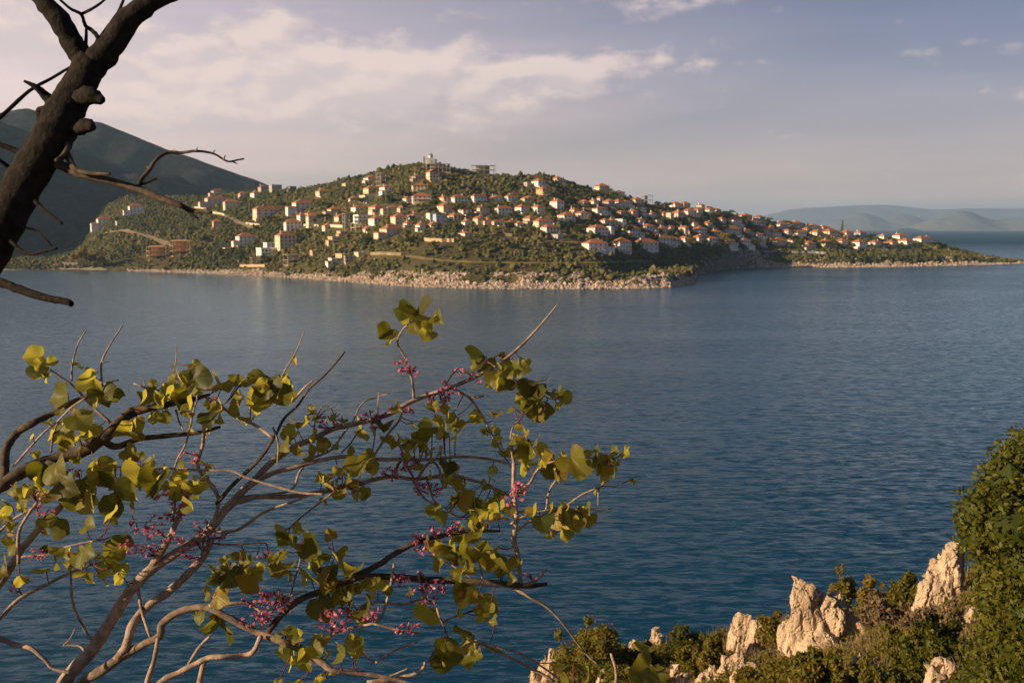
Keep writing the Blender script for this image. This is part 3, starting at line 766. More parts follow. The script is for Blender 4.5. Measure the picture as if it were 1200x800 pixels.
settle('in second terrace', 'houses of the second terrace', [(664, 260, 19, 13, dict(colour='white', lit=0.5)), (683, 256, 20, 10, dict(colour='white', lit=0.4)), (742, 254, 13, 9, c_), (728, 252, 11, 6, dict(colour='grey')), (754, 254, 8, 7, w_), (764, 256, 11, 9, w_), (778, 256, 14, 9, dict(colour='white', lit=0.55)),
    (786, 260, 8, 11, dict(colour='cream', style='flat')), (796, 257, 14, 12, dict(colour='pinkish', lit=0.5)), (809, 254, 15, 11, w_), (818, 252, 11, 9, w_), (832, 252, 12, 9, w_), (862, 266, 18, 13, dict(colour='white', lit=0.4)), (885, 264, 15, 7, dict(colour='white', lit=0.25)), (918, 271, 15, 12, w_), (935, 267, 15, 9, c_), (954, 268, 13, 8, w_), (967, 269, 14, 8, dict(colour='white', lit=0.6)), (709, 263, 11, 8, w_), (750, 263, 13, 8, w_), (770, 262, 10, 7, c_), (846, 262, 10, 8, w_), (903, 270, 10, 7, c_)])
settle('in third terrace', 'houses of the third terrace', [(701, 275, 23, 13, dict(colour='white', lit=0.4)), (716, 276, 8, 11, dict(colour='white', style='flat')), (717, 263, 14, 7, c_), (728, 266, 12, 10, dict(colour='white', style='flat', lit=0.6)), (741, 277, 20, 14, dict(colour='white', lit=0.35)), (760, 271, 16, 9, w_),
    (776, 272, 15, 8, dict(colour='pinkish')), (786, 271, 9, 7, c_), (802, 275, 10, 11, dict(colour='cream', lit=0.6)), (821, 275, 16, 11, dict(colour='pale blue', lit=0.45)), (840, 277, 14, 9, c_), (860, 276, 20, 12, dict(colour='cream', lit=0.4)), (876, 275, 10, 7, dict(colour='pinkish', lit=0.2)), (889, 280, 14, 8, w_), (897, 275, 11, 9, c_),
    (909, 279, 16, 11, w_), (938, 279, 16, 12, dict(colour='white', lit=0.3)), (958, 277, 13, 8, c_), (976, 278, 20, 11, dict(colour='cream', lit=0.35)), (994, 279, 14, 10, c_), (1010, 279, 14, 10, dict(colour='pale blue', lit=0.35)), (1058, 279, 15, 10, dict(colour='white', lit=0.35)), (813, 266, 11, 8, w_), (830, 267, 11, 8, c_), (849, 272, 11, 8, w_), (924, 276, 11, 8, w_), (946, 273, 10, 7, c_), (1036, 281, 10, 7, w_)])
settle('in shoreline row', 'houses of the shoreline row', [(698, 294, 27, 15, dict(colour='white', lit=0.5)), (729, 295, 22, 18, dict(colour='white', lit=0.5)), (758, 294, 31, 16, dict(colour='white', lit=0.25)), (780, 287, 20, 11, dict(colour='white', lit=0.15)), (793, 287, 9, 9, c_), (803, 286, 12, 10, w_), (819, 285, 15, 10, w_), (834, 286, 16, 11, dict(colour='white', lit=0.5)),
    (854, 288, 17, 11, dict(colour='white', lit=0.35)), (874, 290, 16, 12, dict(colour='white', lit=0.35)), (892, 289, 14, 11, dict(colour='white', lit=0.35)), (914, 289, 18, 12, dict(colour='cream', lit=0.35)), (950, 294, 15, 13, dict(colour='cream', lit=0.35)), (970, 291, 16, 12, c_), (988, 289, 15, 10, w_), (1010, 291, 19, 12, dict(colour='white', lit=0.4)),
    (1028, 290, 16, 10, w_), (1047, 290, 15, 10, dict(colour='pinkish', lit=0.45)), (1065, 289, 18, 11, w_), (1085, 286, 21, 11, dict(colour='white', lit=0.5)), (1005, 294, 6, 5, dict(colour='white', style='flat')), (769, 280, 12, 8, c_), (903, 285, 10, 8, w_), (930, 287, 12, 8, w_), (883, 283, 10, 7, c_)])
h = house(79, 312.5, 20, 5.0, colour='concrete', style='flat', name='shed', yaw=8, lit=0.1)
for k in ('colour', 'storeys', 'roof_style', 'px', 'old'): del h[k]
tag(h, 'long low concrete shed behind the beach at the valley mouth', 'shed')
h = skeleton(513, 201, 29, 9, colour='concrete', bays=6, storeys=2, yaw=8, lit=0.15, name='unfinished_building')
tag(h, 'long bare concrete frame on the slope just under the hilltop church', 'building')
h2 = skeleton(566, 204, 29, 10, colour='concrete', bays=4, storeys=2, yaw=10, lit=0.2, name='unfinished_building')
tag(h2, 'bare concrete frame standing alone on the hill skyline beyond the church', 'building')
for o in (h, h2):
    for k in ('colour', 'storeys', 'roof_style', 'px'): del o[k]

# hilltop church with drum and dome
def church():
    p = on_land(504, 191.5); s = p.y / FPX
    root = empty('church', (p.x, p.y + 8, p.z - 0.5), R(14))
    b = MB(); b.box(-6.5, 6.5, -5, 5, -4, 6.0); b.box(-4.2, 4.2, -6.2, -5.003, -4, 7.2); b.box(-4.2, 4.2, 5.003, 6.2, -4, 7.2); b.build('wall', M['wall white'], root)
    roof_mb(13, 10, 1.6, 'hip', 6.004, 0.4).build('roof', M['dome'], root)
    def lathe(name, prof, m, loc, parent, n=16):
        V, F = [], []
        for r, z in prof:
            for k in range(n): V.append((r * math.cos(2 * math.pi * k / n), r * math.sin(2 * math.pi * k / n), z))
        for j in range(len(prof) - 1):
            for k in range(n): F.append((j * n + k, j * n + (k + 1) % n, (j + 1) * n + (k + 1) % n, (j + 1) * n + k))
        return link(name, mesh_py(name, V, F, m, False), parent, loc)
    lathe('drum', [(2.7, 0), (2.7, 3.2), (3.0, 3.2), (3.0, 3.6)], M['wall white'], (0, 0, 6.6), root, 12)
    dm = lathe('dome', [(2.9 * math.cos(t), 2.9 * math.sin(t)) for t in np.linspace(0, math.pi / 2 - 0.02, 8)], M['dome'], (0, 0, 10.2), root)
    b = MB(); b.box(-0.1, 0.1, -0.1, 0.1, 2.8, 4.6); b.box(-0.6, 0.6, -0.1, 0.1, 3.7, 3.9); b.build('cross', M['rail'], dm)
    for k in range(6):
        t = math.pi * 2 * k / 6 + 0.3
        put('window', WIN[0], root, (2.66 * math.cos(t), 2.66 * math.sin(t), 8.3), t + math.pi / 2, (0.7, 1, 1.8))
    for x in (-4.2, 0, 4.2): put('window', WIN[0], root, (x, -5.0 if x else -6.2, 3.4), 0, (0.9, 1, 2.2))
    b = MB(); b.box(-9.4, -7.0, -4, -1.8, -4, 7.4); b.box(-9.6, -6.8, -4.2, -1.6, 7.4, 7.8); b.box(-9.2, -7.2, -3.8, -2.0, 7.8, 9.4); b.build('bell_tower', M['wall grey'], root)
    tag(root, 'small white domed church standing on the very top of the hill', 'church')
    FOOT.append((p.x, p.y + 8, 10, p.y))
church()

# garden and terrace walls
def hill_wall(pts, h, t, m, label, kind_cat='wall', name='retaining_wall'):
    P = []
    for (x0, y0), (x1, y1) in zip(pts[:-1], pts[1:]):
        for k in range(6): P.append(on_land(x0 + (x1 - x0) * k / 6, y0 + (y1 - y0) * k / 6))
    P.append(on_land(*pts[-1]))
    V, F = [], []
    for p in P:
        for dy, dz in ((0, -3), (0, h), (t, h), (t, -3)): V.append((p.x, p.y + dy, p.z + dz))
    for i in range(len(P) - 1):
        for k in range(4):
            F.append((i * 4 + k, i * 4 + 4 + k, i * 4 + 4 + (k + 1) % 4, i * 4 + (k + 1) % 4))
    n = len(P) - 1
    F += [(0, 1, 2, 3), (n * 4 + 3, n * 4 + 2, n * 4 + 1, n * 4)]
    o = link(name, mesh_py(name, V, F, m), None)
    FOOT.append((P[n // 2].x, P[n // 2].y, 6, P[n // 2].y))
    for p in P[::2]: FOOT.append((p.x, p.y - 3, 4, p.y))
    return tag(o, label, kind_cat)
hill_wall([(497, 283), (515, 284), (532, 284)], 3.0, 1.0, M['wall tan'], 'long tan retaining wall in the scrub below the blue house')
hill_wall([(380, 266), (401, 267)], 2.8, 1.0, M['wall cream'], 'cream garden wall beneath red roofed house in the valley cluster')
hill_wall([(355, 265), (373, 266)], 2.4, 1.0, M['wall cream'], 'cream terrace wall under the tall cream valley house')
hill_wall([(434, 299), (452, 299), (470, 300)], 2.6, 1.2, M['track'], 'rough stone terrace wall above dry grass at the shore scrub', name='stone_wall')
hill_wall([(582, 277), (600, 277)], 2.6, 1.2, M['track'], 'ruined stone wall in the scrub under the lowest middle row', name='stone_wall')
hill_wall([(228, 244), (243, 246)], 2.4, 0.8, M['wall cream'], 'cream roadside wall below the first red roofed hillside house', name='garden_wall')
hill_wall([(249, 250), (263, 253)], 2.4, 0.8, M['wall cream'], 'cream roadside wall midway down the slanting hillside road', name='garden_wall')
hill_wall([(288, 263), (304, 265)], 2.4, 0.8, M['wall cream'], 'cream roadside wall at the lower end of the slanting road', name='garden_wall')
hill_wall([(281, 313), (310, 313)], 2.4, 0.8, M['wall tan'], 'tan wall along the shore scrub beside a one bay ruin', name='garden_wall')
hill_wall([(860, 294), (885, 295), (918, 296)], 1.4, 0.8, M['wall grey'], 'pale grey garden wall below the shoreline houses nearest the bay', name='garden_wall')
hill_wall([(928, 297), (950, 297), (968, 298)], 2.6, 0.8, M['wall grey'], 'pale grey wall beneath the cream shoreline house with red roof', name='garden_wall')
hill_wall([(1020, 294), (1050, 294), (1080, 293)], 2.2, 0.8, M['wall grey'], 'pale grey garden wall near the headland tip houses', name='garden_wall')

# ------------------------------------------------------------------ scrub on the hill, far trees, shore rocks
def ico(sub):
    b = bmesh.new(); bmesh.ops.create_icosphere(b, subdivisions=sub, radius=1.0)
    V = np.array([v.co[:] for v in b.verts]); F = np.array([[v.index for v in f.verts] for f in b.faces]); b.free()
    return V, F
ICO1, ICO2, ICO3 = ico(1), ico(2), ico(3)
def blobs_np(P, Rr, Hh, base, jit, tint, name, mat, smooth=False, squash=0.0):
    """one mesh of many crumpled blobs: P centres (n,3), Rr radii, Hh half heights"""
    V0, F0 = base; n, k = len(P), len(V0)
    ang = rng.random(n) * 6.283
    c, s = np.cos(ang)[:, None], np.sin(ang)[:, None]
    r = 1 + rng.normal(0, jit, (n, k))
    X = V0[None, :, 0] * r; Y = V0[None, :, 1] * r; Z = V0[None, :, 2] * (1 + rng.normal(0, jit, (n, k)))
    V = np.stack([(X * c - Y * s) * Rr[:, None] + P[:, 0:1], (X * s + Y * c) * Rr[:, None] + P[:, 1:2], Z * Hh[:, None] + P[:, 2:3]], -1).reshape(-1, 3)
    F = (F0[None] + (np.arange(n) * k)[:, None, None]).reshape(-1, 3)
    at = None if tint is None else np.clip(np.repeat(tint, k) + rng.normal(0, 0.09, n * k), 0, 1)
    return mesh_np(name, V, F, mat, smooth, at)

feet = np.array([(f[0], f[1], f[2]) for f in FOOT])
def track_pts():
    T = []
    for nm, pts, w in TRACKS:
        for (x0, y0), (x1, y1) in zip(pts[:-1], pts[1:]):
            for k in range(8):
                p = on_land(x0 + (x1 - x0) * k / 8, y0 + (y1 - y0) * k / 8); T.append((p.x, p.y, w * 0.5))
    return np.array(T)
trk = track_pts()
N = 90000
a = rng.uniform(ray(-120, 300)[0], A_TIP - 0.0015, N)
t = rng.uniform(0.0, 1.0, N) ** 1.05
ys = shore(a); yc, zc = crest(a); yc = np.maximum(yc, ys + 12)
bwid = np.interp(a, [_sa[2], _sa[6], _sa[12], A_TIP], [6, 10, 14, 16]) + 5 * fbm(a * 300, a * 0, 3)
Y = ys + bwid + t * (yc - ys - bwid) * 1.10
X = a * Y
keep = rng.random(N) < np.clip(Y * Y / 1500 ** 2 * 1.3, 0.35, 1)
clear = fbm(X / 38 + 9, Y / 70 + 3, 3)
keep &= (clear < 0.34) | (rng.random(N) < 0.3)
rad = rng.uniform(0.7, 2.3, N) * np.where(rng.random(N) < 0.12, 1.45, 1.0)
for fx, fy, fr in feet:
    d2 = np.hypot(X - fx, Y - fy)
    keep &= d2 > fr + rad * 0.75
    keep &= ~((np.abs(X - fx) < fr * 0.75) & (Y < fy) & (Y > fy - fr - 6 - rad * 1.2) & (rad > 1.7))
for tx, ty, tw in trk:
    keep &= (np.hypot(X - tx, Y - ty) > tw + rad * 0.8)
a, X, Y, rad = a[keep], X[keep], Y[keep], rad[keep]
hgt = rad * rng.uniform(0.5, 1.0, len(rad)) * np.where(rng.random(len(rad)) < 0.10, 1.6, 1.0)
Z = land(a, Y) + hgt * 0.45
tint = np.clip(0.36 + 0.5 * fbm(X / 60, Y / 60, 3) + rng.normal(0, 0.20, len(X)), 0, 0.95)
o = link('scrub', blobs_np(np.stack([X, Y, Z], -1), rad, hgt, ICO1, 0.27, tint, 'scrub', M['scrub']))
tag(o, 'dense olive green scrub covering the hillside between the houses', 'scrub', kind='stuff')
print('scrub', len(X))

# trees one can tell apart, on the hill
def crown_mesh(kind, seed):
    g = np.random.default_rng(seed)
    if kind == 'spire':
        P, sz = [], []
        for lv in range(9):
            z = 0.12 + lv * 0.1; r = 0.20 * (1 - lv / 9.5)
            for k in range(6):
                t = k * 1.047 + lv * 0.5
                for q in (0.45, 0.85): P.append((r * q * math.cos(t), r * q * math.sin(t), z)); sz.append(0.05)
        P, sz = np.array(P), np.array(sz)
    else:
        nb = 9
        c = g.normal(0, 0.20, (nb, 3)) * (1, 1, 0.8) + (0, 0, 0.62)
        c[:, 2] = np.clip(c[:, 2], 0.34, 0.86)
        P, sz = [], []
        for q in c:
            m = 34
            u = g.normal(size=(m, 3)); u /= np.linalg.norm(u, axis=1)[:, None]
            P.append(q + u * g.uniform(0.08, 0.19, (m, 1)) * (1, 1, 0.8)); sz.append(np.full(m, 0.055))
        P, sz = np.concatenate(P), np.concatenate(sz)
    n = len(P)
    A = g.normal(size=(n, 3)); A /= np.linalg.norm(A, axis=1)[:, None]
    B = np.cross(A, g.normal(size=(n, 3))); B /= np.linalg.norm(B, axis=1)[:, None]
    s = (sz * g.uniform(0.7, 1.5, n))[:, None]
    V = np.stack([P - A * s, P + B * s * 0.9, P + A * s, P - B * s * 0.9], 1).reshape(-1, 3)
    F = np.arange(4 * n).reshape(-1, 4)
    base = 0.30
    at = np.repeat(np.clip(base + g.normal(0, 0.16, n), 0, 1), 4)
    return V, F, at
def far_tree(px, py, hpx, wpx, kind, tintshift, label, group, cache={}):
    p = on_land(px, py); s = p.y / FPX
    key = (kind, tintshift, hash((px * 7) % 4) if kind != 'spire' else 0)
    if key not in cache:
        V, F, at = crown_mesh(kind, 40 + len(cache))
        b = MB(); n = 7
        for z0, z1, r0, r1, ox in ((-0.12, 0.32, 0.036, 0.026, 0.0), (0.32, 0.72, 0.026, 0.010, 0.02)):
            Vv = [(r0 * math.cos(6.283 * k / n), r0 * math.sin(6.283 * k / n), z0) for k in range(n)] + [(ox + r1 * math.cos(6.283 * k / n), r1 * math.sin(6.283 * k / n), z1) for k in range(n)]
            b.poly(Vv, [(k, (k + 1) % n, n + (k + 1) % n, n + k) for k in range(n)])
        for th in (0.4, 2.3, 4.4):
            e = (0.22 * math.cos(th), 0.22 * math.sin(th), 0.62)
            b.poly([(-0.012, 0, 0.33), (0.012, 0.01, 0.33), (0, 0.012, 0.36), e], [(0, 1, 3), (1, 2, 3), (2, 0, 3)])
        cache[key] = (mesh_np('crown', V, F, M['tree_far'], False, np.clip(at + tintshift, 0, 1)), b.mesh('trunk', M['bark_far']))
    root = empty('tree', (p.x, p.y, p.z - 0.2), px * 1.7)
    for nm, me in zip(('crown', 'trunk'), cache[key]):
        ch = link(nm, me, root)
    h = hpx * s; w = wpx * s
    root.scale = (w / 0.75, w / 0.75, h)
    FOOT.append((p.x, p.y, 2, p.y))
    return tag(root, label, 'tree', group)
far_tree(97, 314, 27, 26, 'round', 0.75, 'large yellow green tree behind the beach at the valley mouth', None)
far_tree(116, 313, 20, 18, 'round', 0.62, 'smaller yellow green tree beside the large one behind the beach', None)
far_tree(850, 292, 22, 15, 'round', 0.5, 'brownish olive tree before the white shoreline house nearest the dark bay cliff', None)
far_tree(812, 292, 14, 11, 'round', 0.40, 'olive tree in front of the shoreline row over the bay', None)
far_tree(987, 270, 17, 8, 'spire', 0.02, 'tall dark spire shaped conifer rising above the headland roofs', None)
far_tree(852, 258, 14, 14, 'round', 0.0, 'dark round tree on the skyline beyond the second terrace', None)
far_tree(841, 257, 11, 12, 'round', 0.18, 'olive round tree before a red roof on the skyline', None)
far_tree(873, 268, 16, 8, 'round', 0.0, 'narrow dark tree beside the large white terrace house', None)
far_tree(749, 294, 13, 6, 'round', 0.0, 'small dark tree against the widest white shoreline house', None)
far_tree(735, 274, 12, 11, 'round', -0.05, 'dark green tree between the third terrace houses', None)
trng = random.Random(21)
spots = [(540, 250, 12), (553, 257, 10), (580, 262, 9), (575, 247, 10), (603, 258, 10), (596, 272, 12), (622, 277, 12), (610, 280, 11), (668, 268, 12), (680, 276, 12), (690, 268, 9), (672, 284, 10), (510, 243, 9), (498, 250, 10), (482, 262, 9), (475, 246, 10),
         (456, 240, 11), (470, 232, 10), (425, 240, 10), (412, 258, 10), (385, 246, 10), (378, 262, 12), (362, 278, 11), (350, 282, 10), (430, 288, 11), (455, 290, 10), (480, 288, 11), (510, 292, 10), (545, 292, 11), (575, 292, 10), (600, 294, 11), (640, 294, 10),
         (715, 288, 12), (740, 290, 9), (772, 262, 10), (790, 266, 9), (768, 284, 9), (781, 246, 9), (770, 246, 10), (800, 262, 9), (826, 262, 9), (848, 272, 10), (826, 292, 11), (843, 293, 10), (864, 293, 12), (884, 292, 11), (902, 291, 12), (905, 269, 10), (921, 262, 7),
         (930, 287, 12), (938, 292, 10), (926, 275, 10), (944, 286, 9), (960, 292, 10), (980, 292, 11), (996, 295, 9), (1000, 286, 9), (1020, 283, 9), (1037, 293, 9), (1056, 293, 9), (1075, 294, 10), (1096, 292, 10), (1106, 293, 8), (900, 263, 8), (330, 246, 10), (300, 272, 11),
         (318, 262, 9), (276, 282, 10), (240, 286, 11), (225, 272, 9), (262, 300, 10), (285, 306, 12), (310, 309, 9), (655, 236, 9), (668, 240, 8), (676, 234, 9), (560, 226, 9), (530, 222, 10), (600, 222, 9), (690, 246, 8), (757, 262, 9), (750, 246, 8)]
used = set()
for x, y, hh in spots:
    t_ = far_tree(x, y, hh, hh * trng.uniform(0.85, 1.2), 'round', trng.choice([-0.08, 0.0, 0.0, 0.1, 0.22]), None, 'trees among the houses')
    for loc, text in sorted(HOUSES, key=lambda q: (q[0] - t_.location).length):
        if text not in used: break
    used.add(text)
    t_['label'] = 'bushy tree beside ' + text

# shore rocks: a broken pale bank along the water
def shore_rocks():
    n = 26000
    u = rng.random(n)
    aa = np.interp(u, np.linspace(0, 1, len(_sa)), _sa)
    aa = rng.uniform(_sa[5], A_TIP + 0.004, n)
    bay = (aa > _sa[20] + 0.001) & (aa < _sa[23])
    ys = shore(aa)
    q = rng.random(n) ** 0.8 * np.interp(aa, [_sa[5], _sa[7], _sa[12], A_TIP], [10, 16, 27, 30]) - 3
    Yr = ys + q; Xr = aa * Yr
    size = rng.uniform(0.30, 0.85, n) * np.where(rng.random(n) < 0.10, 2.0, 1.0) * np.interp(aa, [_sa[5], _sa[12], A_TIP], [0.75, 1.0, 1.15])
    k = ~(bay & (rng.random(n) < 0.86)) & ~((q > 13) & (fbm(Xr / 14, Yr / 14, 2) > 0.1))
    Xr, Yr, size, aa = Xr[k], Yr[k], size[k], aa[k]
    Zr = np.maximum(land(aa, Yr), -0.4) + size * 0.25
    me = blobs_np(np.stack([Xr, Yr, Zr], -1), size, size * rng.uniform(0.6, 1.1, len(size)), ICO1, 0.22, None, 'shore_rocks', M['shore_rock'])
    tag(link('shore_rocks', me), 'broken pale rocks along the shore of the headland', 'rocks', kind='stuff')
shore_rocks()
# dark cliff of the little bay
def bay_cliff():
    aa = np.linspace(_sa[20] - 0.0005, _sa[23] + 0.01, 70)
    T = np.linspace(0, 1, 12)
    A, TT = np.meshgrid(aa, T)
    ys = shore(A)
    Yc = ys + 1 + TT * 26 - 2
    Z = np.maximum(land(A, Yc), -0.5) + 0.8 + fbm(A * Yc / 6, Yc / 6, 3) * 1.6
    Z[0] = -1.5
    tag(link('bay_cliff', grid_mesh('bay_cliff', A * Yc, Yc, Z, M['cliff_shade'], False)), kind='structure')
bay_cliff()

# ------------------------------------------------------------------ the near hillside the camera stands on
edge = [(-500, 1010, 26), (0, 980, 26), (300, 940, 27), (480, 890, 28), (570, 850, 30), (606, 822, 32), (632, 790, 33), (670, 762, 33), (740, 758, 33), (800, 750, 32), (850, 738, 31), (900, 730, 30), (930, 722, 29.5), (1000, 708, 28),
        (1050, 698, 27), (1085, 688, 26), (1120, 674, 25), (1160, 662, 24), (1250, 650, 22), (1500, 640, 20), (1900, 640, 18)]
_ea = [ray(x, y)[0] for x, y, d in edge]; _et = [-ray(x, y)[2] for x, y, d in edge]; _ed = [d for x, y, d in edge]
def near(X, Y):
    X, Y = np.asarray(X, float), np.asarray(Y, float)
    Yc = np.maximum(Y, 0.0)
    a = X / np.maximum(Y, 4.0)
    te, ye = np.interp(a, _ea, _et), np.interp(a, _ea, _ed)
    q = np.minimum(Yc, ye)
    z = CAMZ - q * (te + 0.26 * (1 - q / ye)) - 1.65 * np.exp(-q / 2.2)
    z = z - np.where(Y > ye, (Y - ye) * 1.7 + ((Y - ye) * 0.12) ** 2, 0) + np.where(Y < 0, -Y * 0.25, 0)
    z = z + fbm(X / 3.1, Y / 3.1, 4) * 0.30 * np.clip((Y - 1) / 12, 0, 1) * np.clip(np.abs(Y - ye) / 3, 0.35, 1)
    return np.maximum(z, -3.5)
gx = np.concatenate([np.linspace(-46, -6, 60), np.linspace(-5.6, 30, 170), np.linspace(31, 60, 30)])
gy = np.concatenate([np.linspace(-10, 3, 22), np.linspace(3.3, 42, 190), np.linspace(43, 75, 36)])
GX, GY = np.meshgrid(gx, gy)
tag(link('near_slope', grid_mesh('near_slope', GX, GY, near(GX, GY), M['cliffland'])), kind='structure')
def on_near(px, py, lo=6.0, hi=45.0):
    d = ray(px, py)
    Ys = np.arange(lo, hi, 0.05)
    h = near(d[0] * Ys, Ys)
    hit = np.nonzero(h >= CAMZ + d[2] * Ys)[0]
    if len(hit) == 0:
        Y = float(np.interp(d[0], _ea, _ed)); return Vector((d[0] * Y, Y, float(near(d[0] * Y, Y))))
    Y = Ys[hit[0]]
    return Vector((d[0] * Y, Y, float(near(d[0] * Y, Y))))

# limestone: fused lumps, fluted and pitted
def rock(px, py, lumps, label, depth=None, vox=0.06, name='limestone_rock'):
    """lumps: (dx, dy, w, h) in photo pixels from the foot point, dy up; each a tapering pinnacle"""
    p = on_near(px, py) if depth is None else at_depth(px, py, depth)
    s = p.y / FPX
    bm = bmesh.new()
    rr = random.Random(int(px * 13 + py))
    for i, (ddx, ddy, w, h) in enumerate(lumps):
        # each lump is a few upright splinters: hulls of scattered points, narrower and broken off at the top
        w, h = w * 1.14, h * 1.08
        ns = 3 if w > 22 else 2
        for j in range(ns):
            f = 1.0 if j == 0 else rr.uniform(0.55, 0.85)
            sx, sz = w * 0.5 * s * (0.80 if j == 0 else 0.55), h * s * f
            cx = (ddx + (0 if j == 0 else rr.uniform(-0.33, 0.33) * w)) * s; cz = ddy * s; cyy = rr.uniform(-0.3, 0.3) * w * 0.5 * s + (0 if j == 0 else -0.15 * w * s * 0.5)
            lean = rr.uniform(-0.12, 0.12) * sz
            pts = []
            for q in range(22):
                t = rr.uniform(0, 6.283); up = rr.choice([0.0, 0.05, 0.3, 0.55, 0.75, 0.9, 1.0]) 
                rad = (1.10 - 0.50 * up ** 1.5) * rr.uniform(0.72, 1.0)
                pts.append(bm.verts.new((cx + math.cos(t) * sx * rad + lean * up, cyy + math.sin(t) * sx * 0.85 * rad, cz + (up * rr.uniform(0.9, 1.04)) * sz - 0.12 * h * s)))
            r_ = bmesh.ops.convex_hull(bm, input=pts)
            bmesh.ops.delete(bm, geom=list({e for e in r_['geom_interior'] if isinstance(e, bmesh.types.BMVert)}), context='VERTS')
    me = bpy.data.meshes.new(name); bm.to_mesh(me); bm.free()
    tmp = bpy.data.objects.new(name, me); COL.objects.link(tmp)
    md = tmp.modifiers.new('r', 'REMESH'); md.mode = 'VOXEL'; md.voxel_size = vox * 0.72
    dg = bpy.context.evaluated_depsgraph_get()
    me2 = bpy.data.meshes.new_from_object(tmp.evaluated_get(dg))
    bpy.data.objects.remove(tmp); bpy.data.meshes.remove(me)
    for v in me2.vertices:
        P = v.co
        n = mnoise.fractal(Vector((P.x * 2.6 + px, P.y * 2.6, P.z * 1.3)), 0.8, 2.1, 6)
        cr = abs(mnoise.noise(Vector((P.x * 3.6 + py, P.y * 3.6, P.z * 0.75))))
        cr2 = abs(mnoise.noise(Vector((P.x * 2.0 + py, P.y * 2.0, P.z * 3.4 + P.x))))
        vd = mnoise.voronoi(Vector((P.x * 3.4, P.y * 3.4, P.z * 2.0)))[0]
        v.co = P + v.normal * (n * 0.06 - max(0, 0.09 - cr) * 1.1 - max(0, 0.05 - cr2) * 0.9 + (0.10 if vd[0] < 0.25 else 0.0) * 0.25 - max(0, 0.07 - (vd[1] - vd[0])) * 0.7)
    me2.materials.clear(); me2.materials.append(M['limestone'])
    for q in me2.polygons: q.use_smooth = False
    me2.name = name
    o = link(name, me2, None, p)
    return tag(o, label, 'rock')
rock(972, 757, [(-26, 6, 52, 84), (-46, 0, 34, 58), (-6, 2, 52, 66), (12, 4, 54, 62), (34, -4, 54, 42), (-10, -8, 110, 36), (2, 20, 44, 40), (34, -26, 28, 34), (50, -4, 26, 24)], 'tall cluster of pale limestone pinnacles among the shrubs, the biggest rock')
rock(881, 758, [(-12, -2, 42, 44), (8, -2, 42, 42), (22, 2, 18, 24), (-2, -6, 62, 22), (-2, 6, 40, 26)], 'square pale limestone block with notched top beside the big pinnacles')
rock(1104, 714, [(-4, 0, 56, 54), (8, 26, 38, 66), (-18, -6, 40, 30), (14, -10, 40, 46), (2, 16, 46, 50)], 'tall pale rock wedge partly behind the evergreen bush', vox=0.055)
rock(1138, 742, [(-2, -4, 22, 40), (6, 0, 14, 22)], 'small pale rock half buried in the foot of the evergreen bush', vox=0.05)
rock(1101, 802, [(-4, -4, 32, 50), (12, -4, 22, 38), (24, 0, 14, 24)], 'pale brown jagged rock at the bottom near the evergreen bush', vox=0.045)
rock(768, 757, [(0, -2, 17, 28), (-6, -4, 12, 16)], 'small pointed grey rock rising between two shrubs at the cliff edge', vox=0.045)
rock(640, 800, [(-2, -8, 30, 38), (8, 14, 18, 34), (-14, -10, 18, 22)], 'pale rock under the shrub at the outer end of the spur', vox=0.055)
rock(742, 744, [(0, -2, 12, 14), (6, -2, 8, 10)], 'tiny pale stone poking from the top of the outermost shrub', vox=0.04)
rock(695, 768, [(-3, -2, 12, 15), (5, -2, 8, 11)], 'small pale stone showing through the outermost shrub', vox=0.04)
rock(848, 793, [(-14, -4, 24, 20), (2, 4, 26, 24), (16, 12, 22, 24), (-2, -6, 40, 14)], 'slanting pale slab of rock at the bottom below the square block', vox=0.05)
rock(768, 803, [(-6, 0, 20, 28), (8, 2, 16, 20)], 'rough pale rock at the bottom, furthest from the evergreen bush of four', vox=0.045)
rock(797, 804, [(-6, 0, 20, 24), (8, -2, 16, 18)], 'low rounded pale rock at the bottom between a rough rock and a flat one', vox=0.045)
rock(825, 805, [(0, 0, 24, 24), (-8, -2, 12, 16)], 'flat topped pale rock at the bottom touching the slanting slab', vox=0.045)
rock(715, 806, [(-8, -2, 22, 26), (10, 0, 20, 20)], 'pale low boulder at the bottom under the outermost shrub', vox=0.045)
rock(872, 800, [(-8, -2, 26, 22), (8, 0, 22, 26)], 'broken pale boulder at the bottom between slanting slab and olive shrub', vox=0.045)
rock(1012, 792, [(-6, 0, 22, 30), (6, -2, 18, 22)], 'pale fallen boulder on the slope below the tall pinnacles', vox=0.045)
rock(920, 770, [(0, -4, 12, 16)], 'small pale stone in the shrubs under the big pinnacles', vox=0.04)

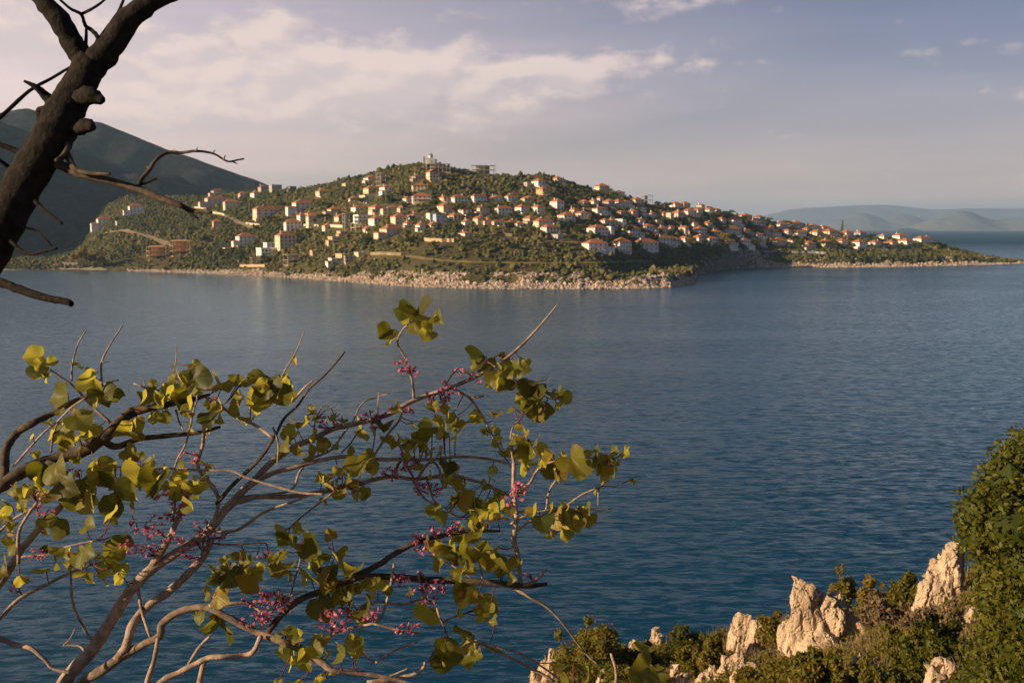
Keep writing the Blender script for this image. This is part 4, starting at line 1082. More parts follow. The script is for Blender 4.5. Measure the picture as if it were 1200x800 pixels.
# shrubs: many small leaves over lumpy mounds, a few stems below
def leaf_cloud(lumps, n, size, g, inner=0.78, flat=0.55, drop=0.25):
    """lumps: (x, y, z, rx, ry, rz). Leaf quads in the outer shell of every lump plus a leafy core"""
    vol = np.array([l[3] * l[4] + l[3] * l[5] for l in lumps]); cnt = np.maximum(20, (1.5 * n * vol / vol.sum()).astype(int))
    P, T = [], []
    for l, c in zip(lumps, cnt):
        u = g.normal(size=(c, 3)); u /= np.linalg.norm(u, axis=1)[:, None]
        rad = g.uniform(0.62, 1.06, c) + 0.12 * np.sin(u[:, 0] * 7 + l[0] * 9) * np.sin(u[:, 2] * 8 + u[:, 1] * 6)
        P.append(np.array(l[:3]) + u * rad[:, None] * np.array(l[3:6]))
        T.append(np.full(c, g.normal(0, 0.10)) + 0.0 * rad)
    P, T = np.concatenate(P), np.concatenate(T)
    m = len(P)
    D = g.normal(size=(m, 3)) + (0, 0, 0.35); D /= np.linalg.norm(D, axis=1)[:, None]
    B = np.cross(D, g.normal(size=(m, 3))); B /= np.linalg.norm(B, axis=1)[:, None]
    s = (size * g.uniform(0.6, 1.35, m))[:, None]
    V = np.stack([P - D * s * 0.5, P + B * s * 0.28 + D * s * 0.05, P + D * s * 0.6, P - B * s * 0.28 + D * s * 0.05], 1).reshape(-1, 3)
    F = np.arange(4 * m).reshape(-1, 4)
    at = np.repeat(np.clip(T + g.normal(0, 0.15, m), -0.5, 0.6), 4)
    return V, F, at
def shrub(px, py, wpx, hpx, mat, tintc, n, size, label, depth=None, nl=9, name='shrub', cat='shrub', core=0.62, ragged=0.0, seed=None):
    p = on_near(px, py) if depth is None else at_depth(px, py, depth)
    s = p.y / FPX
    g = np.random.default_rng(int(px * 31 + py) if seed is None else seed)
    w, h = wpx * s, hpx * s
    lumps = []
    for k in range(nl):
        t = g.uniform(0, 6.283); r = 0.46 * math.sqrt(g.uniform(0.0, 1.0))
        q = g.uniform(0.11, 0.22)
        zz = g.uniform(0.22, 0.86) * (1 - 1.7 * r * r)
        lumps.append((w * r * math.cos(t), w * 0.8 * r * math.sin(t), h * zz, w * q * g.uniform(0.8, 1.3), w * q, h * q * g.uniform(0.9, 1.6)))
    for k in range(nl // 2):      # sprigs that break the outline
        t = g.uniform(0, 6.283); r = g.uniform(0.15, 0.5)
        lumps.append((w * r * math.cos(t), w * 0.8 * r * math.sin(t), h * (1.0 - 1.5 * r * r) * g.uniform(0.85, 1.06), w * 0.07, w * 0.07, h * 0.11))
    lumps.append((0, 0, h * 0.30, w * 0.38, w * 0.36, h * 0.30))
    V, F, at = leaf_cloud(lumps, n, size, g)
    root = empty(name, p)
    fm = mesh_np('foliage', V, F, mat, False, np.clip(at + tintc, 0, 1))
    tag(link('foliage', fm, root), kind='stuff')
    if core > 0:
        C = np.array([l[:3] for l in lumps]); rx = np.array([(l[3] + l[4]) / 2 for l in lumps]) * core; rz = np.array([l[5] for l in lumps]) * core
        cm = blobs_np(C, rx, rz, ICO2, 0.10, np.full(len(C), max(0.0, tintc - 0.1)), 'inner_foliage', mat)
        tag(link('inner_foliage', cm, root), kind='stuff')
    b = MB()
    for k in range(5):
        t = k * 1.3 + px; e = (w * 0.2 * math.cos(t), w * 0.2 * math.sin(t), h * 0.55); r0 = 0.02 * w + 0.01
        b.poly([(r0, 0, -0.25), (-r0 * 0.5, r0, -0.25), (-r0 * 0.5, -r0, -0.25), (e[0] + r0 * 0.4, e[1], e[2]), (e[0] - r0 * 0.2, e[1] + r0 * 0.4, e[2]), (e[0] - r0 * 0.2, e[1] - r0 * 0.4, e[2])], [(0, 1, 4, 3), (1, 2, 5, 4), (2, 0, 3, 5), (3, 4, 5)])
    b.build('stem', M['bark_far'], root)
    return tag(root, label, cat)
SH, DR, BU = M['shrub'], M['dry'], M['bush']
LS = 0.09
shrub(698, 796, 104, 72, SH, 0.58, 5200, LS, 'olive brown rounded shrub capping the outer end of the rocky spur', nl=14)
shrub(800, 774, 56, 46, SH, 0.34, 2600, LS, 'dark green shrub on the cliff edge past the pointed grey rock')
shrub(838, 786, 54, 40, SH, 0.68, 3000, LS, 'yellow olive shrub just outside the square limestone block')
shrub(808, 790, 50, 34, SH, 0.60, 2400, LS, 'low olive shrub above the bottom rocks')
shrub(752, 782, 44, 34, DR, 0.45, 1800, 0.10, 'greyish twiggy shrub beside the pointed grey rock', core=0.4)
shrub(900, 756, 44, 46, SH, 0.62, 2200, LS, 'olive shrub behind the square limestone block')
shrub(745, 822, 40, 40, SH, 0.48, 2000, LS, 'shrub at the bottom hugging the rough pale rock')
shrub(725, 822, 60, 46, SH, 0.40, 2400, LS, 'dark olive shrub at the foot of the outermost shrub')
shrub(905, 806, 70, 40, SH, 0.66, 3600, LS, 'olive yellow shrub below the square limestone block')
shrub(965, 812, 86, 54, SH, 0.52, 4200, LS, 'broad olive shrub at the bottom beneath the tall pinnacles', nl=12)
shrub(986, 716, 34, 60, SH, 0.62, 1500, 0.10, 'thin yellow green shrub behind the tall pinnacles', core=0.35, nl=7)
shrub(1022, 716, 36, 44, SH, 0.92, 1700, 0.10, 'orange yellow shrub on the cliff edge behind the pinnacles')
shrub(1062, 716, 38, 52, SH, 0.48, 1800, 0.10, 'green pointed shrub at the cliff edge near the rock wedge')
shrub(1040, 738, 54, 48, DR, 0.40, 2000, 0.11, 'brown dry shrub beside the pinnacles', core=0.4)
shrub(1082, 752, 60, 46, DR, 0.55, 2200, 0.11, 'grey brown leafless shrub under the rock wedge', core=0.4)
shrub(1124, 748, 44, 50, DR, 0.62, 1700, 0.10, 'tan dry shrub between rock wedge and evergreen bush', core=0.35)
shrub(1050, 778, 70, 46, SH, 0.58, 3000, LS, 'olive shrub on the slope below the brown dry shrub')
shrub(1105, 790, 96, 64, BU, 0.34, 4800, 0.105, 'dark green shrub in shade under the rock wedge', nl=12)
shrub(1045, 822, 90, 56, SH, 0.50, 4200, LS, 'olive green shrub at the bottom next to the jagged brown rock', nl=12)
shrub(1150, 826, 70, 50, SH, 0.40, 3000, LS, 'green shrub at the bottom between jagged rock and evergreen bush')
shrub(880, 834, 80, 38, SH, 0.50, 3000, LS, 'olive shrub at the very bottom beside the slanting slab')
shrub(672, 832, 60, 40, SH, 0.5, 2000, LS, 'shrub at the bottom corner of the spur beside the outer rock')

# low growth and dry grass that close the gaps between the shrubs
def ground_cover():
    g = np.random.default_rng(5)
    n = 4600
    px_ = g.uniform(600, 1750, n); P = []
    ex = [e[0] for e in edge]; ey = [e[1] for e in edge]
    lum, P2 = [], []
    for x in px_:
        a = ray(x, 700)[0]; ye = np.interp(a, _ea, _ed)
        Y = ye + g.uniform(-9 if x < 1240 else -14, 1.0); X = a * Y
        r = g.uniform(0.08, 0.22)
        lum.append((X, Y, float(near(X, Y)) + r * 0.3, r, r, r * g.uniform(0.6, 1.1)))
    V, F, at = leaf_cloud(lum, 46000, 0.085, g)
    big = np.repeat(0.30 * fbm(V[::4, 0] / 1.6, V[::4, 1] / 1.6, 3), 4)
    tag(link('ground_cover', mesh_np('ground_cover', V, F, M['shrub'], False, np.clip(at + 0.60 + big, 0, 1))), 'low olive and yellow growth covering the ground between the near shrubs', 'undergrowth', kind='stuff')
    m = 30000
    x = g.uniform(595, 1750, m); a = np.array([ray(q, 700)[0] for q in x]); Y = np.interp(a, _ea, _ed) + g.uniform(-10, 0.6, m); X = a * Y
    k = fbm(X / 1.3 + 4, Y / 1.3, 3) > -0.1; X, Y = X[k], Y[k]; m = len(X)
    Z = near(X, Y); h = g.uniform(0.12, 0.38, m); t = g.uniform(0, 6.283, m); ln = g.normal(0, 0.10, (m, 2))
    V = np.stack([np.stack([X - 0.012 * np.cos(t), Y - 0.012 * np.sin(t), Z - 0.02], -1), np.stack([X + 0.012 * np.cos(t), Y + 0.012 * np.sin(t), Z - 0.02], -1), np.stack([X + ln[:, 0], Y + ln[:, 1], Z + h], -1)], 1).reshape(-1, 3)
    tag(link('dry_grass', mesh_np('dry_grass', V, np.arange(3 * m).reshape(-1, 3), M['dry'], False, np.repeat(np.clip(g.normal(0.7, 0.2, m), 0, 1), 3))), 'dry straw coloured grass between the near rocks and shrubs', 'grass', kind='stuff')
ground_cover()

# big evergreen bush close by on the right
def evergreen():
    p = at_depth(1225, 880, 8.5)
    gz = float(near(p.x, p.y))
    root = empty('evergreen_bush', (p.x, p.y, gz))
    g = np.random.default_rng(77)
    s = 8.2 / FPX
    lumps = []
    def L(px, py, r, dz=0.0, ry=None):
        q = at_depth(px, py, 8.2 + dz); q = q - Vector((p.x, p.y, gz))
        lumps.append((q.x, q.y, q.z, r * s, r * s, (ry or r) * s))
    for px, py, r, dz in [(1195, 538, 34, 0.1), (1225, 530, 44, 0.4), (1178, 565, 36, 0), (1168, 592, 38, 0.05), (1150, 600, 32, -0.1), (1150, 625, 34, 0.1), (1185, 615, 46, -0.2), (1220, 590, 60, 0.3), (1146, 634, 22, 0), (1172, 655, 34, 0.1),
                          (1200, 660, 44, -0.2), (1172, 690, 30, 0.15), (1185, 700, 38, 0.0), (1160, 705, 24, 0.1), (1215, 720, 54, -0.25), (1180, 735, 36, 0.1), (1168, 760, 34, 0), (1195, 770, 44, -0.2), (1172, 795, 40, 0), (1160, 820, 44, 0.0), (1205, 815, 54, -0.2),
                          (1310, 640, 90, 0.8), (1330, 740, 95, 0.6), (1330, 840, 95, 0.4), (1290, 560, 60, 0.8), (1250, 640, 80, 0.6), (1260, 740, 80, 0.5), (1260, 820, 80, 0.4), (1180, 850, 60, 0), (1240, 560, 60, 0.5)]:
        L(px, py, r, dz)
    V, F, at = leaf_cloud(lumps, 30000, 0.046, g)
    tag(link('foliage', mesh_np('foliage', V, F, BU, False, np.clip(at + 0.52, 0, 1)), root), kind='stuff')
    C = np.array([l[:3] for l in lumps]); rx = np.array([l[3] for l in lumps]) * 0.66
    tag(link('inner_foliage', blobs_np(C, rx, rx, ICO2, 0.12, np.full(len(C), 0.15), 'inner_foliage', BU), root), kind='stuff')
    for k, (ex, ey, ez) in enumerate([(0, 0, 1.5), (-0.2, 0.1, 1.6), (-0.25, -0.1, 1.2), (0.3, 0.2, 1.5)]):
        V, F = [], []
        n = 7
        for j in range(6):
            t = j / 5; c = Vector((ex * t, ey * t + 0.05 * math.sin(t * 5 + k), -0.2 + (ez + 0.2) * t)); r = 0.06 * (1 - t * 0.8) + 0.004
            for q in range(n): V.append((c.x + r * math.cos(6.283 * q / n) + 0.08 * (k - 1.5) * (1 - t), c.y + r * math.sin(6.283 * q / n), c.z))
        for j in range(5):
            for q in range(n): F.append((j * n + q, j * n + (q + 1) % n, (j + 1) * n + (q + 1) % n, (j + 1) * n + q))
        link('trunk', mesh_py('trunk', V, F, M['bark_dark_shade'], True), root)
    tag(root, 'large dense evergreen bush with small glossy leaves closing the view beside the rocks', 'bush')
evergreen()

# ------------------------------------------------------------------ near branches: tapered tubes laid along real 3-D lines
def catmull(P, n):
    P = [P[0] * 2 - P[1]] + P + [P[-1] * 2 - P[-2]]
    out = []
    for i in range(1, len(P) - 2):
        for k in range(n):
            t = k / n
            out.append(0.5 * ((2 * P[i]) + (P[i + 1] - P[i - 1]) * t + (2 * P[i - 1] - 5 * P[i] + 4 * P[i + 1] - P[i + 2]) * t * t + (3 * P[i] - P[i - 1] - 3 * P[i + 1] + P[i + 2]) * t ** 3))
    out.append(P[-2])
    return out
def tube(P, rad, sides, knob, seed):
    """V, F of a tube with closed ends and a slightly knobbly skin"""
    V, F = [], []
    up = Vector((0.3, 0.9, 0.2)); prev = None
    for i, p in enumerate(P):
        d = (P[min(i + 1, len(P) - 1)] - P[max(i - 1, 0)]).normalized()
        u = d.cross(up if prev is None else prev.cross(d)).normalized() if prev is None else (prev - d * prev.dot(d)).normalized()
        prev = u; w = d.cross(u)
        r0 = rad[i]
        for k in range(sides):
            t = 6.28318 * k / sides
            q = u * math.cos(t) + w * math.sin(t)
            r = r0 * (1 + knob * mnoise.noise((p + q * r0) * (0.55 / max(r0, 0.002)) + Vector((seed, 0, 0))) + knob * 0.5 * mnoise.noise((p + q * r0) * (1.6 / max(r0, 0.002))))
            V.append(p + q * r)
    n = len(P)
    for i in range(n - 1):
        for k in range(sides):
            F.append((i * sides + k, i * sides + (k + 1) % sides, (i + 1) * sides + (k + 1) % sides, (i + 1) * sides + k))
    F.append(tuple(reversed(range(sides)))); F.append(tuple((n - 1) * sides + k for k in range(sides)))
    return V, F
class Tree:
    """a tree laid out from points of the photo at real distances; remembers where its wood runs"""
    def __init__(self, root, mat, depth):
        self.root, self.mat, self.depth, self.samples = root, mat, depth, []
    def near(self, x, y):
        best = min(self.samples, key=lambda s: (s[0] - x) ** 2 + (s[1] - y) ** 2)
        return best
    def branch(self, pts, w0, w1, dz=0.0, d0=None, name='branch', sub=5, sides=9, knob=0.22, widths=None, end=None, mat=None):
        if d0 is None:
            b = self.near(*pts[0]); d0 = b[2] if (b[0] - pts[0][0]) ** 2 + (b[1] - pts[0][1]) ** 2 < 40 ** 2 else self.depth
        n = len(pts)
        L = [0.0]
        for p, q in zip(pts[:-1], pts[1:]): L.append(L[-1] + math.hypot(q[0] - p[0], q[1] - p[1]))
        P3 = []
        for i, (x, y) in enumerate(pts):
            t = L[i] / L[-1]
            P3.append(at_depth(x, y, d0 + dz * t + (random.uniform(-0.012, 0.012) if 0 < i < n - 1 else 0)))
        if widths is None: widths = [w0 + (w1 - w0) * (l / L[-1]) ** 0.9 for l in L]
        C = catmull(P3, sub)
        wi = np.interp(np.arange(len(C)) / sub, np.arange(n), widths)
        rad = []
        for c, w in zip(C, wi):
            dep = c.y * CP - (c.z - CAMZ) * SP
            r = 0.5 * w * dep / FPX * (WOOD if self.mat is M['bark_grey'] else 1.0); rad.append(r)
            x, y = px_of(c); self.samples.append((x, y, dep, c.copy(), r))
        sd = 9 if max(widths) > 6 else 6
        o0 = self.root.location
        V, F = tube(C, rad, sides if max(widths) > 10 else sd, knob, len(self.samples) * 0.1)
        return link(name, mesh_py(name, [v - o0 for v in V], F, mat or self.mat, True), self.root)

# bare dark tree leaning in from the top corner
gb = Vector((-1.62, 2.45, 0)); gb.z = float(near(gb.x, gb.y))
bare = empty('bare_tree', gb)
tag(bare, 'dark bare tree with forked trunk and leafless twigs leaning in at the top corner', 'tree')
T1 = Tree(bare, M['bark_dark_shade'], 2.4)
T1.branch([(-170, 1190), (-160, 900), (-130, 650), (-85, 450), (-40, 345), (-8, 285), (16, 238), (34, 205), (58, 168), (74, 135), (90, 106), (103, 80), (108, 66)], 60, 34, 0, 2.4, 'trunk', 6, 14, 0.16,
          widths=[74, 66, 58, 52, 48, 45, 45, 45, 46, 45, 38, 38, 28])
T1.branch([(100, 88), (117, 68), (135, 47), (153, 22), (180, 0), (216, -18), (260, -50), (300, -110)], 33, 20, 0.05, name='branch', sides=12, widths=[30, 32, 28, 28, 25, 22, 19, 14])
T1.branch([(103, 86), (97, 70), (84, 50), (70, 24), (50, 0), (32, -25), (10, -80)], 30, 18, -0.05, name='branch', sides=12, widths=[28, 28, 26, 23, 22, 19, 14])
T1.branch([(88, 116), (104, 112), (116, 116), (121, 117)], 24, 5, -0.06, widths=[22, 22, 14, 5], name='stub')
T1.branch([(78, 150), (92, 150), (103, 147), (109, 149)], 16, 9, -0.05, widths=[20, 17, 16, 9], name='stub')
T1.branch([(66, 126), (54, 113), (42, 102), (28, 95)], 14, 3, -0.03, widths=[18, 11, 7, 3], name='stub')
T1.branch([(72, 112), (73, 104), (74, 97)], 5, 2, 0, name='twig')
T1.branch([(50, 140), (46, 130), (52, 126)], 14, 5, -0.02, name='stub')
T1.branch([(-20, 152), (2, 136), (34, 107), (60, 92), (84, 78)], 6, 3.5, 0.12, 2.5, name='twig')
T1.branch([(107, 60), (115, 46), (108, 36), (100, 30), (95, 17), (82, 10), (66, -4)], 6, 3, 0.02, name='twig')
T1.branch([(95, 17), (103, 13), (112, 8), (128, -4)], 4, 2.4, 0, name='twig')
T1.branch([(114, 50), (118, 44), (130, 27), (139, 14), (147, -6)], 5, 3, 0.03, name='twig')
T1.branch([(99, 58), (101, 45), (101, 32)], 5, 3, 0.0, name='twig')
T1.branch([(60, 188), (78, 197), (95, 204), (125, 211), (160, 221), (190, 233), (210, 240), (226, 247), (248, 249)], 11, 4, -0.10, widths=[13, 11, 10, 9, 9, 8, 7, 5, 3], name='branch', mat=M['bark_mid'])
T1.branch([(212, 241), (222, 249), (232, 256)], 5, 2, 0, name='twig')
T1.branch([(161, 221), (166, 210), (176, 198), (182, 188), (196, 179), (214, 179), (230, 177), (250, 180), (266, 189), (276, 188), (286, 186)], 6, 1.8, 0.05, name='branch', mat=M['bark_mid'])
T1.branch([(164, 216), (172, 214), (184, 209)], 4, 1.8, 0, name='twig')
for x0, y0, x1, y1 in [(230, 177, 231, 173), (248, 180, 252, 176), (262, 187, 264, 182), (272, 189, 278, 192), (206, 179, 203, 175), (176, 198, 172, 195)]:
    T1.branch([(x0, y0), ((x0 + x1) / 2, (y0 + y1) / 2), (x1, y1)], 2.4, 1.2, 0, name='twig', mat=M['bark_grey'])
T1.branch([(76, 176), (88, 198), (107, 203), (129, 204)], 9, 3, -0.12, widths=[9, 7, 5, 3], name='branch', mat=M['bark_mid'])
T1.branch([(72, 160), (80, 172), (72, 184), (66, 188)], 9, 5, -0.05, name='stub', mat=M['bark_mid'])
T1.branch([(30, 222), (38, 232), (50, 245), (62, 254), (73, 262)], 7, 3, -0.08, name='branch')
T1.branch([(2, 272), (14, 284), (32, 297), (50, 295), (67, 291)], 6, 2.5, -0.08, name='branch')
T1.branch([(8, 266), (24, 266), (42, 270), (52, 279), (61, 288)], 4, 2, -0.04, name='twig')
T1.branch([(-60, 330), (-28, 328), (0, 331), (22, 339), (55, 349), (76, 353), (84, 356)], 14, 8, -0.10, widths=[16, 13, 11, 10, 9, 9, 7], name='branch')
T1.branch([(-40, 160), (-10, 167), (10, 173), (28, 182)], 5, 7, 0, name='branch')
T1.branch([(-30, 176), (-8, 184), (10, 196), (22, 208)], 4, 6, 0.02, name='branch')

# flowering tree with round leaves
ga = Vector((-0.98, 2.05, 0)); ga.z = float(near(ga.x, ga.y))
WOOD = 0.84
red = empty('flowering_tree', ga)
tag(red, 'flowering tree with round green leaves and pink blossom on pale grey branches', 'tree')
T2 = Tree(red, M['bark_grey'], 2.0)
B = T2.branch
B([(25, 1480), (22, 1250), (25, 1050), (34, 950), (46, 880), (58, 835), (75, 800), (92, 778), (110, 758), (132, 723), (154, 690), (176, 668), (192, 657), (215, 642), (234, 630), (246, 620)], 46, 14, 0.0, 2.0, 'trunk', 5, 12, 0.15, widths=[62, 56, 48, 40, 32, 24, 20, 19, 18, 17, 16, 15, 13, 12, 12, 13])
B([(246, 620), (262, 600), (280, 580), (300, 560), (320, 540), (343, 524), (367, 514), (388, 503), (409, 498), (430, 493), (456, 485), (477, 473), (499, 464), (525, 455), (554, 443), (580, 429), (603, 412), (628, 387), (654, 356)], 13, 2, 0.25, sides=10, widths=[13, 12, 11, 10, 9, 8.5, 8, 7.5, 7.5, 7, 7, 6.5, 6, 6, 5.5, 5, 4.2, 3.4, 2])
B([(172, 672), (188, 648), (203, 620), (212, 597), (222, 578)], 12, 6, -0.06)
B([(246, 622), (256, 590), (250, 571), (232, 547), (238, 520), (239, 496)], 6, 4.5, -0.05)
B([(46, 885), (70, 840), (96, 800), (118, 786), (137, 773), (152, 764), (165, 756), (187, 745), (190, 731), (209, 717), (234, 711), (250, 714), (275, 727), (302, 741), (330, 751), (352, 760), (374, 773), (390, 785), (412, 787), (451, 793), (490, 803)], 20, 4, -0.10, widths=[20, 18, 15, 14, 13, 12, 11, 11, 11, 10, 10, 10, 10, 10, 10, 10, 11, 9, 7, 6, 5], mat=M['bark_brown'])
B([(137, 773), (148, 756), (154, 734), (165, 718), (176, 708), (198, 692), (220, 672), (239, 650), (248, 630)], 13, 10, 0.05)
B([(-130, 760), (-70, 690), (-40, 620), (-14, 582), (4, 567), (34, 549), (68, 537), (100, 527), (123, 512), (139, 495), (157, 482), (172, 479), (194, 474), (226, 468), (246, 462)], 24, 6, 0.15, 1.85, widths=[26, 24, 22, 20, 18, 17, 16, 17, 17, 14, 15, 10, 9, 7, 4], sides=11, mat=M['bark_mid'])
B([(25, 1050), (-30, 960), (-90, 850), (-130, 760)], 40, 26, -0.15, 2.0, 'trunk', widths=[40, 36, 30, 26], sides=11)
B([(118, 516), (136, 523), (163, 514), (199, 510), (236, 506), (258, 500)], 10, 4.5, 0.03, mat=M['bark_mid'])
B([(2, 572), (6, 548), (7, 527), (21, 506), (39, 495), (60, 485), (87, 470), (115, 461), (126, 458)], 13, 3.5, 0.06, widths=[13, 12, 11, 11, 10, 9, 7, 5, 3.5], mat=M['bark_mid'])
B([(130, 496), (105, 473), (87, 453), (66, 438), (52, 428)], 4.5, 2.4, 0.0)
B([(262, 600), (275, 584), (293, 569), (320, 554), (343, 548), (367, 541), (399, 535), (420, 536), (446, 538), (473, 538), (505, 538), (533, 535), (562, 536), (588, 541), (592, 542)], 8, 3.5, 0.15)
B([(270, 592), (293, 582), (330, 582), (367, 578), (409, 570), (430, 564), (459, 558), (487, 561), (525, 557), (556, 563), (571, 569), (598, 580)], 8, 4, 0.25)
B([(313, 741), (330, 720), (352, 702), (385, 689), (418, 674), (446, 660), (460, 650), (490, 635), (529, 625), (560, 622), (586, 622)], 10, 3, 0.10, widths=[9, 9, 9, 9, 9, 8.5, 8, 7, 6, 5, 3], mat=M['bark_mid'])
B([(392, 686), (412, 679), (430, 675), (469, 676), (499, 679), (541, 680), (580, 683), (616, 686), (641, 684)], 8, 5, 0.05, widths=[6, 8, 9, 9, 10, 10, 9, 8, 5], mat=M['bark_mid'])
B([(612, 686), (628, 680), (641, 666)], 6, 3, 0)
B([(586, 683), (602, 688), (620, 699), (640, 710), (658, 728), (676, 752), (688, 767), (700, 778)], 6, 2.4, 0.08)
B([(610, 685), (609, 672), (607, 650), (602, 632), (605, 605), (602, 578), (602, 550), (602, 541), (600, 525), (601, 510)], 7, 3, 0.06, widths=[6, 6, 7, 7.5, 7, 6, 5.5, 5, 4, 3])
B([(531, 455), (551, 467), (565, 487), (577, 510), (590, 533), (601, 550)], 4, 3, 0.02)
B([(553, 441), (539, 431), (529, 440), (522, 452)], 3.5, 2.5, -0.03)
B([(551, 466), (560, 465), (567, 464)], 4, 3, 0)
B([(485, 466), (483, 446), (476, 421), (466, 403), (470, 389), (478, 380)], 4.5, 2.5, -0.05)
B([(254, 590), (268, 573), (280, 561), (304, 538), (322, 511), (333, 490), (349, 475), (362, 456), (380, 440), (392, 427), (404, 412)], 6, 2.6, -0.12, mat=M['bark_mid'])
B([(343, 470), (356, 455), (367, 446)], 4, 2.4, -0.02)
B([(272, 486), (285, 493), (299, 498), (320, 513)], 5, 4, -0.05, d0=1.95)
B([(272, 486), (262, 478), (250, 468)], 4, 3, -0.05)
B([(325, 455), (334, 434), (346, 414), (357, 388)], 2.6, 1.6, 0, d0=1.95)
B([(367, 508), (370, 492), (378, 475)], 2.6, 1.6, 0, name='twig'); B([(372, 490), (382, 480), (392, 476)], 2.2, 1.4, 0, name='twig')
B([(412, 497), (425, 472), (443, 465), (456, 461)], 3, 1.8, 0.03, name='twig'); B([(443, 488), (443, 474), (444, 460)], 2, 1.2, 0, name='twig')
B([(280, 590), (310, 580), (341, 574), (351, 553), (364, 538), (388, 527), (404, 506), (409, 499)], 4, 3, 0.05)
B([(320, 500), (326, 520), (325, 545)], 3.2, 2.4, 0, name='twig')
B([(112, 548), (142, 547), (180, 549), (210, 549), (247, 551), (273, 552), (288, 559), (320, 569), (351, 577), (380, 579)], 3.5, 3.5, -0.04, d0=1.9)
B([(84, 446), (85, 427), (91, 404), (101, 387)], 3, 1.6, 0.03, name='twig'); B([(119, 445), (119, 425), (129, 404), (144, 381)], 3.6, 1.6, 0.04, name='twig')
B([(120, 424), (128, 424)], 2, 1.2, 0, name='twig'); B([(85, 430), (82, 424)], 2, 1.4, 0, name='twig')
B([(120, 452), (130, 447), (139, 445)], 3, 1.8, 0, name='twig'); B([(119, 470), (119, 445)], 3.4, 3.4, 0, name='twig')
B([(202, 442), (206, 425), (207, 404)], 2.2, 1.4, 0, name='twig'); B([(186, 458), (172, 455), (157, 449)], 4, 2.6, 0, name='twig'); B([(170, 453), (168, 444)], 2, 1.4, 0, name='twig')
B([(16, 546), (47, 511), (68, 493), (84, 477), (100, 466)], 3.6, 2.6, -0.03); B([(60, 530), (62, 510), (68, 494)], 3, 2.4, -0.02, name='twig')
B([(205, 600), (205, 548), (218, 519), (226, 485), (231, 467), (230, 455)], 4, 2.6, -0.05)
B([(206, 480), (210, 494), (215, 504)], 3, 2, 0, name='twig')
B([(25, 643), (44, 621), (63, 602), (80, 583), (92, 568), (104, 556)], 10, 5, 0.0, d0=1.95, widths=[10, 9, 9, 8, 6, 4]); B([(-90, 850), (-50, 770), (-18, 705), (4, 678), (25, 643)], 18, 10, 0.05, sides=10)
B([(-20, 740), (0, 724), (22, 702), (52, 686), (77, 673), (107, 661)], 6, 3.5, 0.05); B([(-30, 742), (0, 748), (17, 755), (36, 759), (52, 772), (63, 783), (84, 788)], 9, 4.5, 0.0)
B([(-12, 636), (4, 618), (22, 604), (48, 590), (70, 572)], 4, 3, 0.0, d0=1.9); B([(22, 660), (22, 625), (30, 607), (44, 588)], 6, 4, -0.03, d0=1.85)
B([(83, 671), (85, 704), (96, 731), (112, 757)], 3.4, 4, 0.05); B([(25, 652), (50, 650), (80, 640), (115, 632)], 4, 3, -0.02)
B([(162, 690), (166, 715), (173, 737), (178, 750)], 4.6, 4.6, -0.03); B([(165, 830), (172, 800), (181, 772), (185, 748)], 8, 6, -0.04, d0=1.95)
B([(74, 756), (86, 756), (94, 757), (99, 762)], 2.4, 3, 0, name='twig'); B([(74, 756), (82, 748), (88, 736)], 2, 1.4, 0, name='twig')
B([(170, 830), (187, 800), (209, 788), (231, 777), (246, 770), (261, 769), (289, 767), (299, 760), (306, 744)], 9, 7, 0.0, d0=1.92)
B([(236, 826), (234, 800), (240, 772)], 10, 7, 0); B([(214, 790), (232, 760), (246, 745)], 5, 4, 0)
B([(245, 710), (262, 708), (288, 706), (300, 712), (309, 720)], 6, 4, 0.0); B([(328, 705), (345, 696), (358, 692)], 3.4, 2.4, 0, name='twig')
B([(240, 622), (275, 622), (310, 600), (345, 587), (368, 578)], 5, 3.5, 0); B([(246, 636), (270, 638), (300, 636), (312, 636)], 4, 2.4, 0, name='twig')
B([(340, 618), (355, 604), (385, 581), (392, 576)], 3, 2.6, 0.02, d0=2.05, name='twig')
B([(360, 758), (385, 744), (413, 735), (437, 730), (447, 722), (452, 708), (457, 690), (462, 660)], 4, 3.6, 0.02); B([(437, 730), (468, 738), (494, 742)], 4, 3, 0)
B([(413, 718), (429, 709), (446, 705), (468, 708), (480, 706), (497, 700)], 3.4, 3.6, 0.0, d0=2.0); B([(499, 678), (490, 670), (495, 690), (500, 702)], 4, 4, 0)
B([(515, 735), (520, 728), (533, 722), (546, 718)], 3, 3, 0.0, d0=2.05); B([(512, 712), (515, 722), (521, 735)], 3, 3, 0)
B([(556, 752), (570, 757), (598, 770), (622, 782), (650, 798)], 3.6, 4.4, 0.05, d0=2.0); B([(562, 752), (590, 760), (612, 766), (640, 784), (656, 796)], 3, 3, 0.04, d0=2.0)
B([(612, 768), (630, 776), (652, 776)], 2.4, 1.8, 0, name='twig')
B([(430, 800), (460, 795), (484, 790), (496, 782), (498, 776)], 8, 4, 0.0, d0=1.95)
B([(440, 776), (466, 760), (490, 752)], 3, 2.4, 0, d0=2.0); B([(452, 794), (480, 782)], 3, 2, 0, name='twig')
B([(598, 614), (620, 602), (640, 598), (660, 594), (679, 581), (694, 574), (706, 569)], 4, 2.4, 0.04); B([(600, 600), (640, 598), (690, 597), (716, 596)], 3, 2, 0.05, name='twig')
B([(702, 572), (701, 580), (701, 592)], 3, 2, 0, name='twig'); B([(605, 578), (620, 567), (628, 553), (637, 544)], 4.6, 3.4, 0); B([(640, 598), (644, 575), (652, 562)], 4, 3, 0)
B([(605, 622), (616, 614), (624, 608)], 4, 3, 0, name='twig'); B([(602, 541), (598, 520), (601, 500), (608, 494)], 3, 2.4, 0, name='twig')
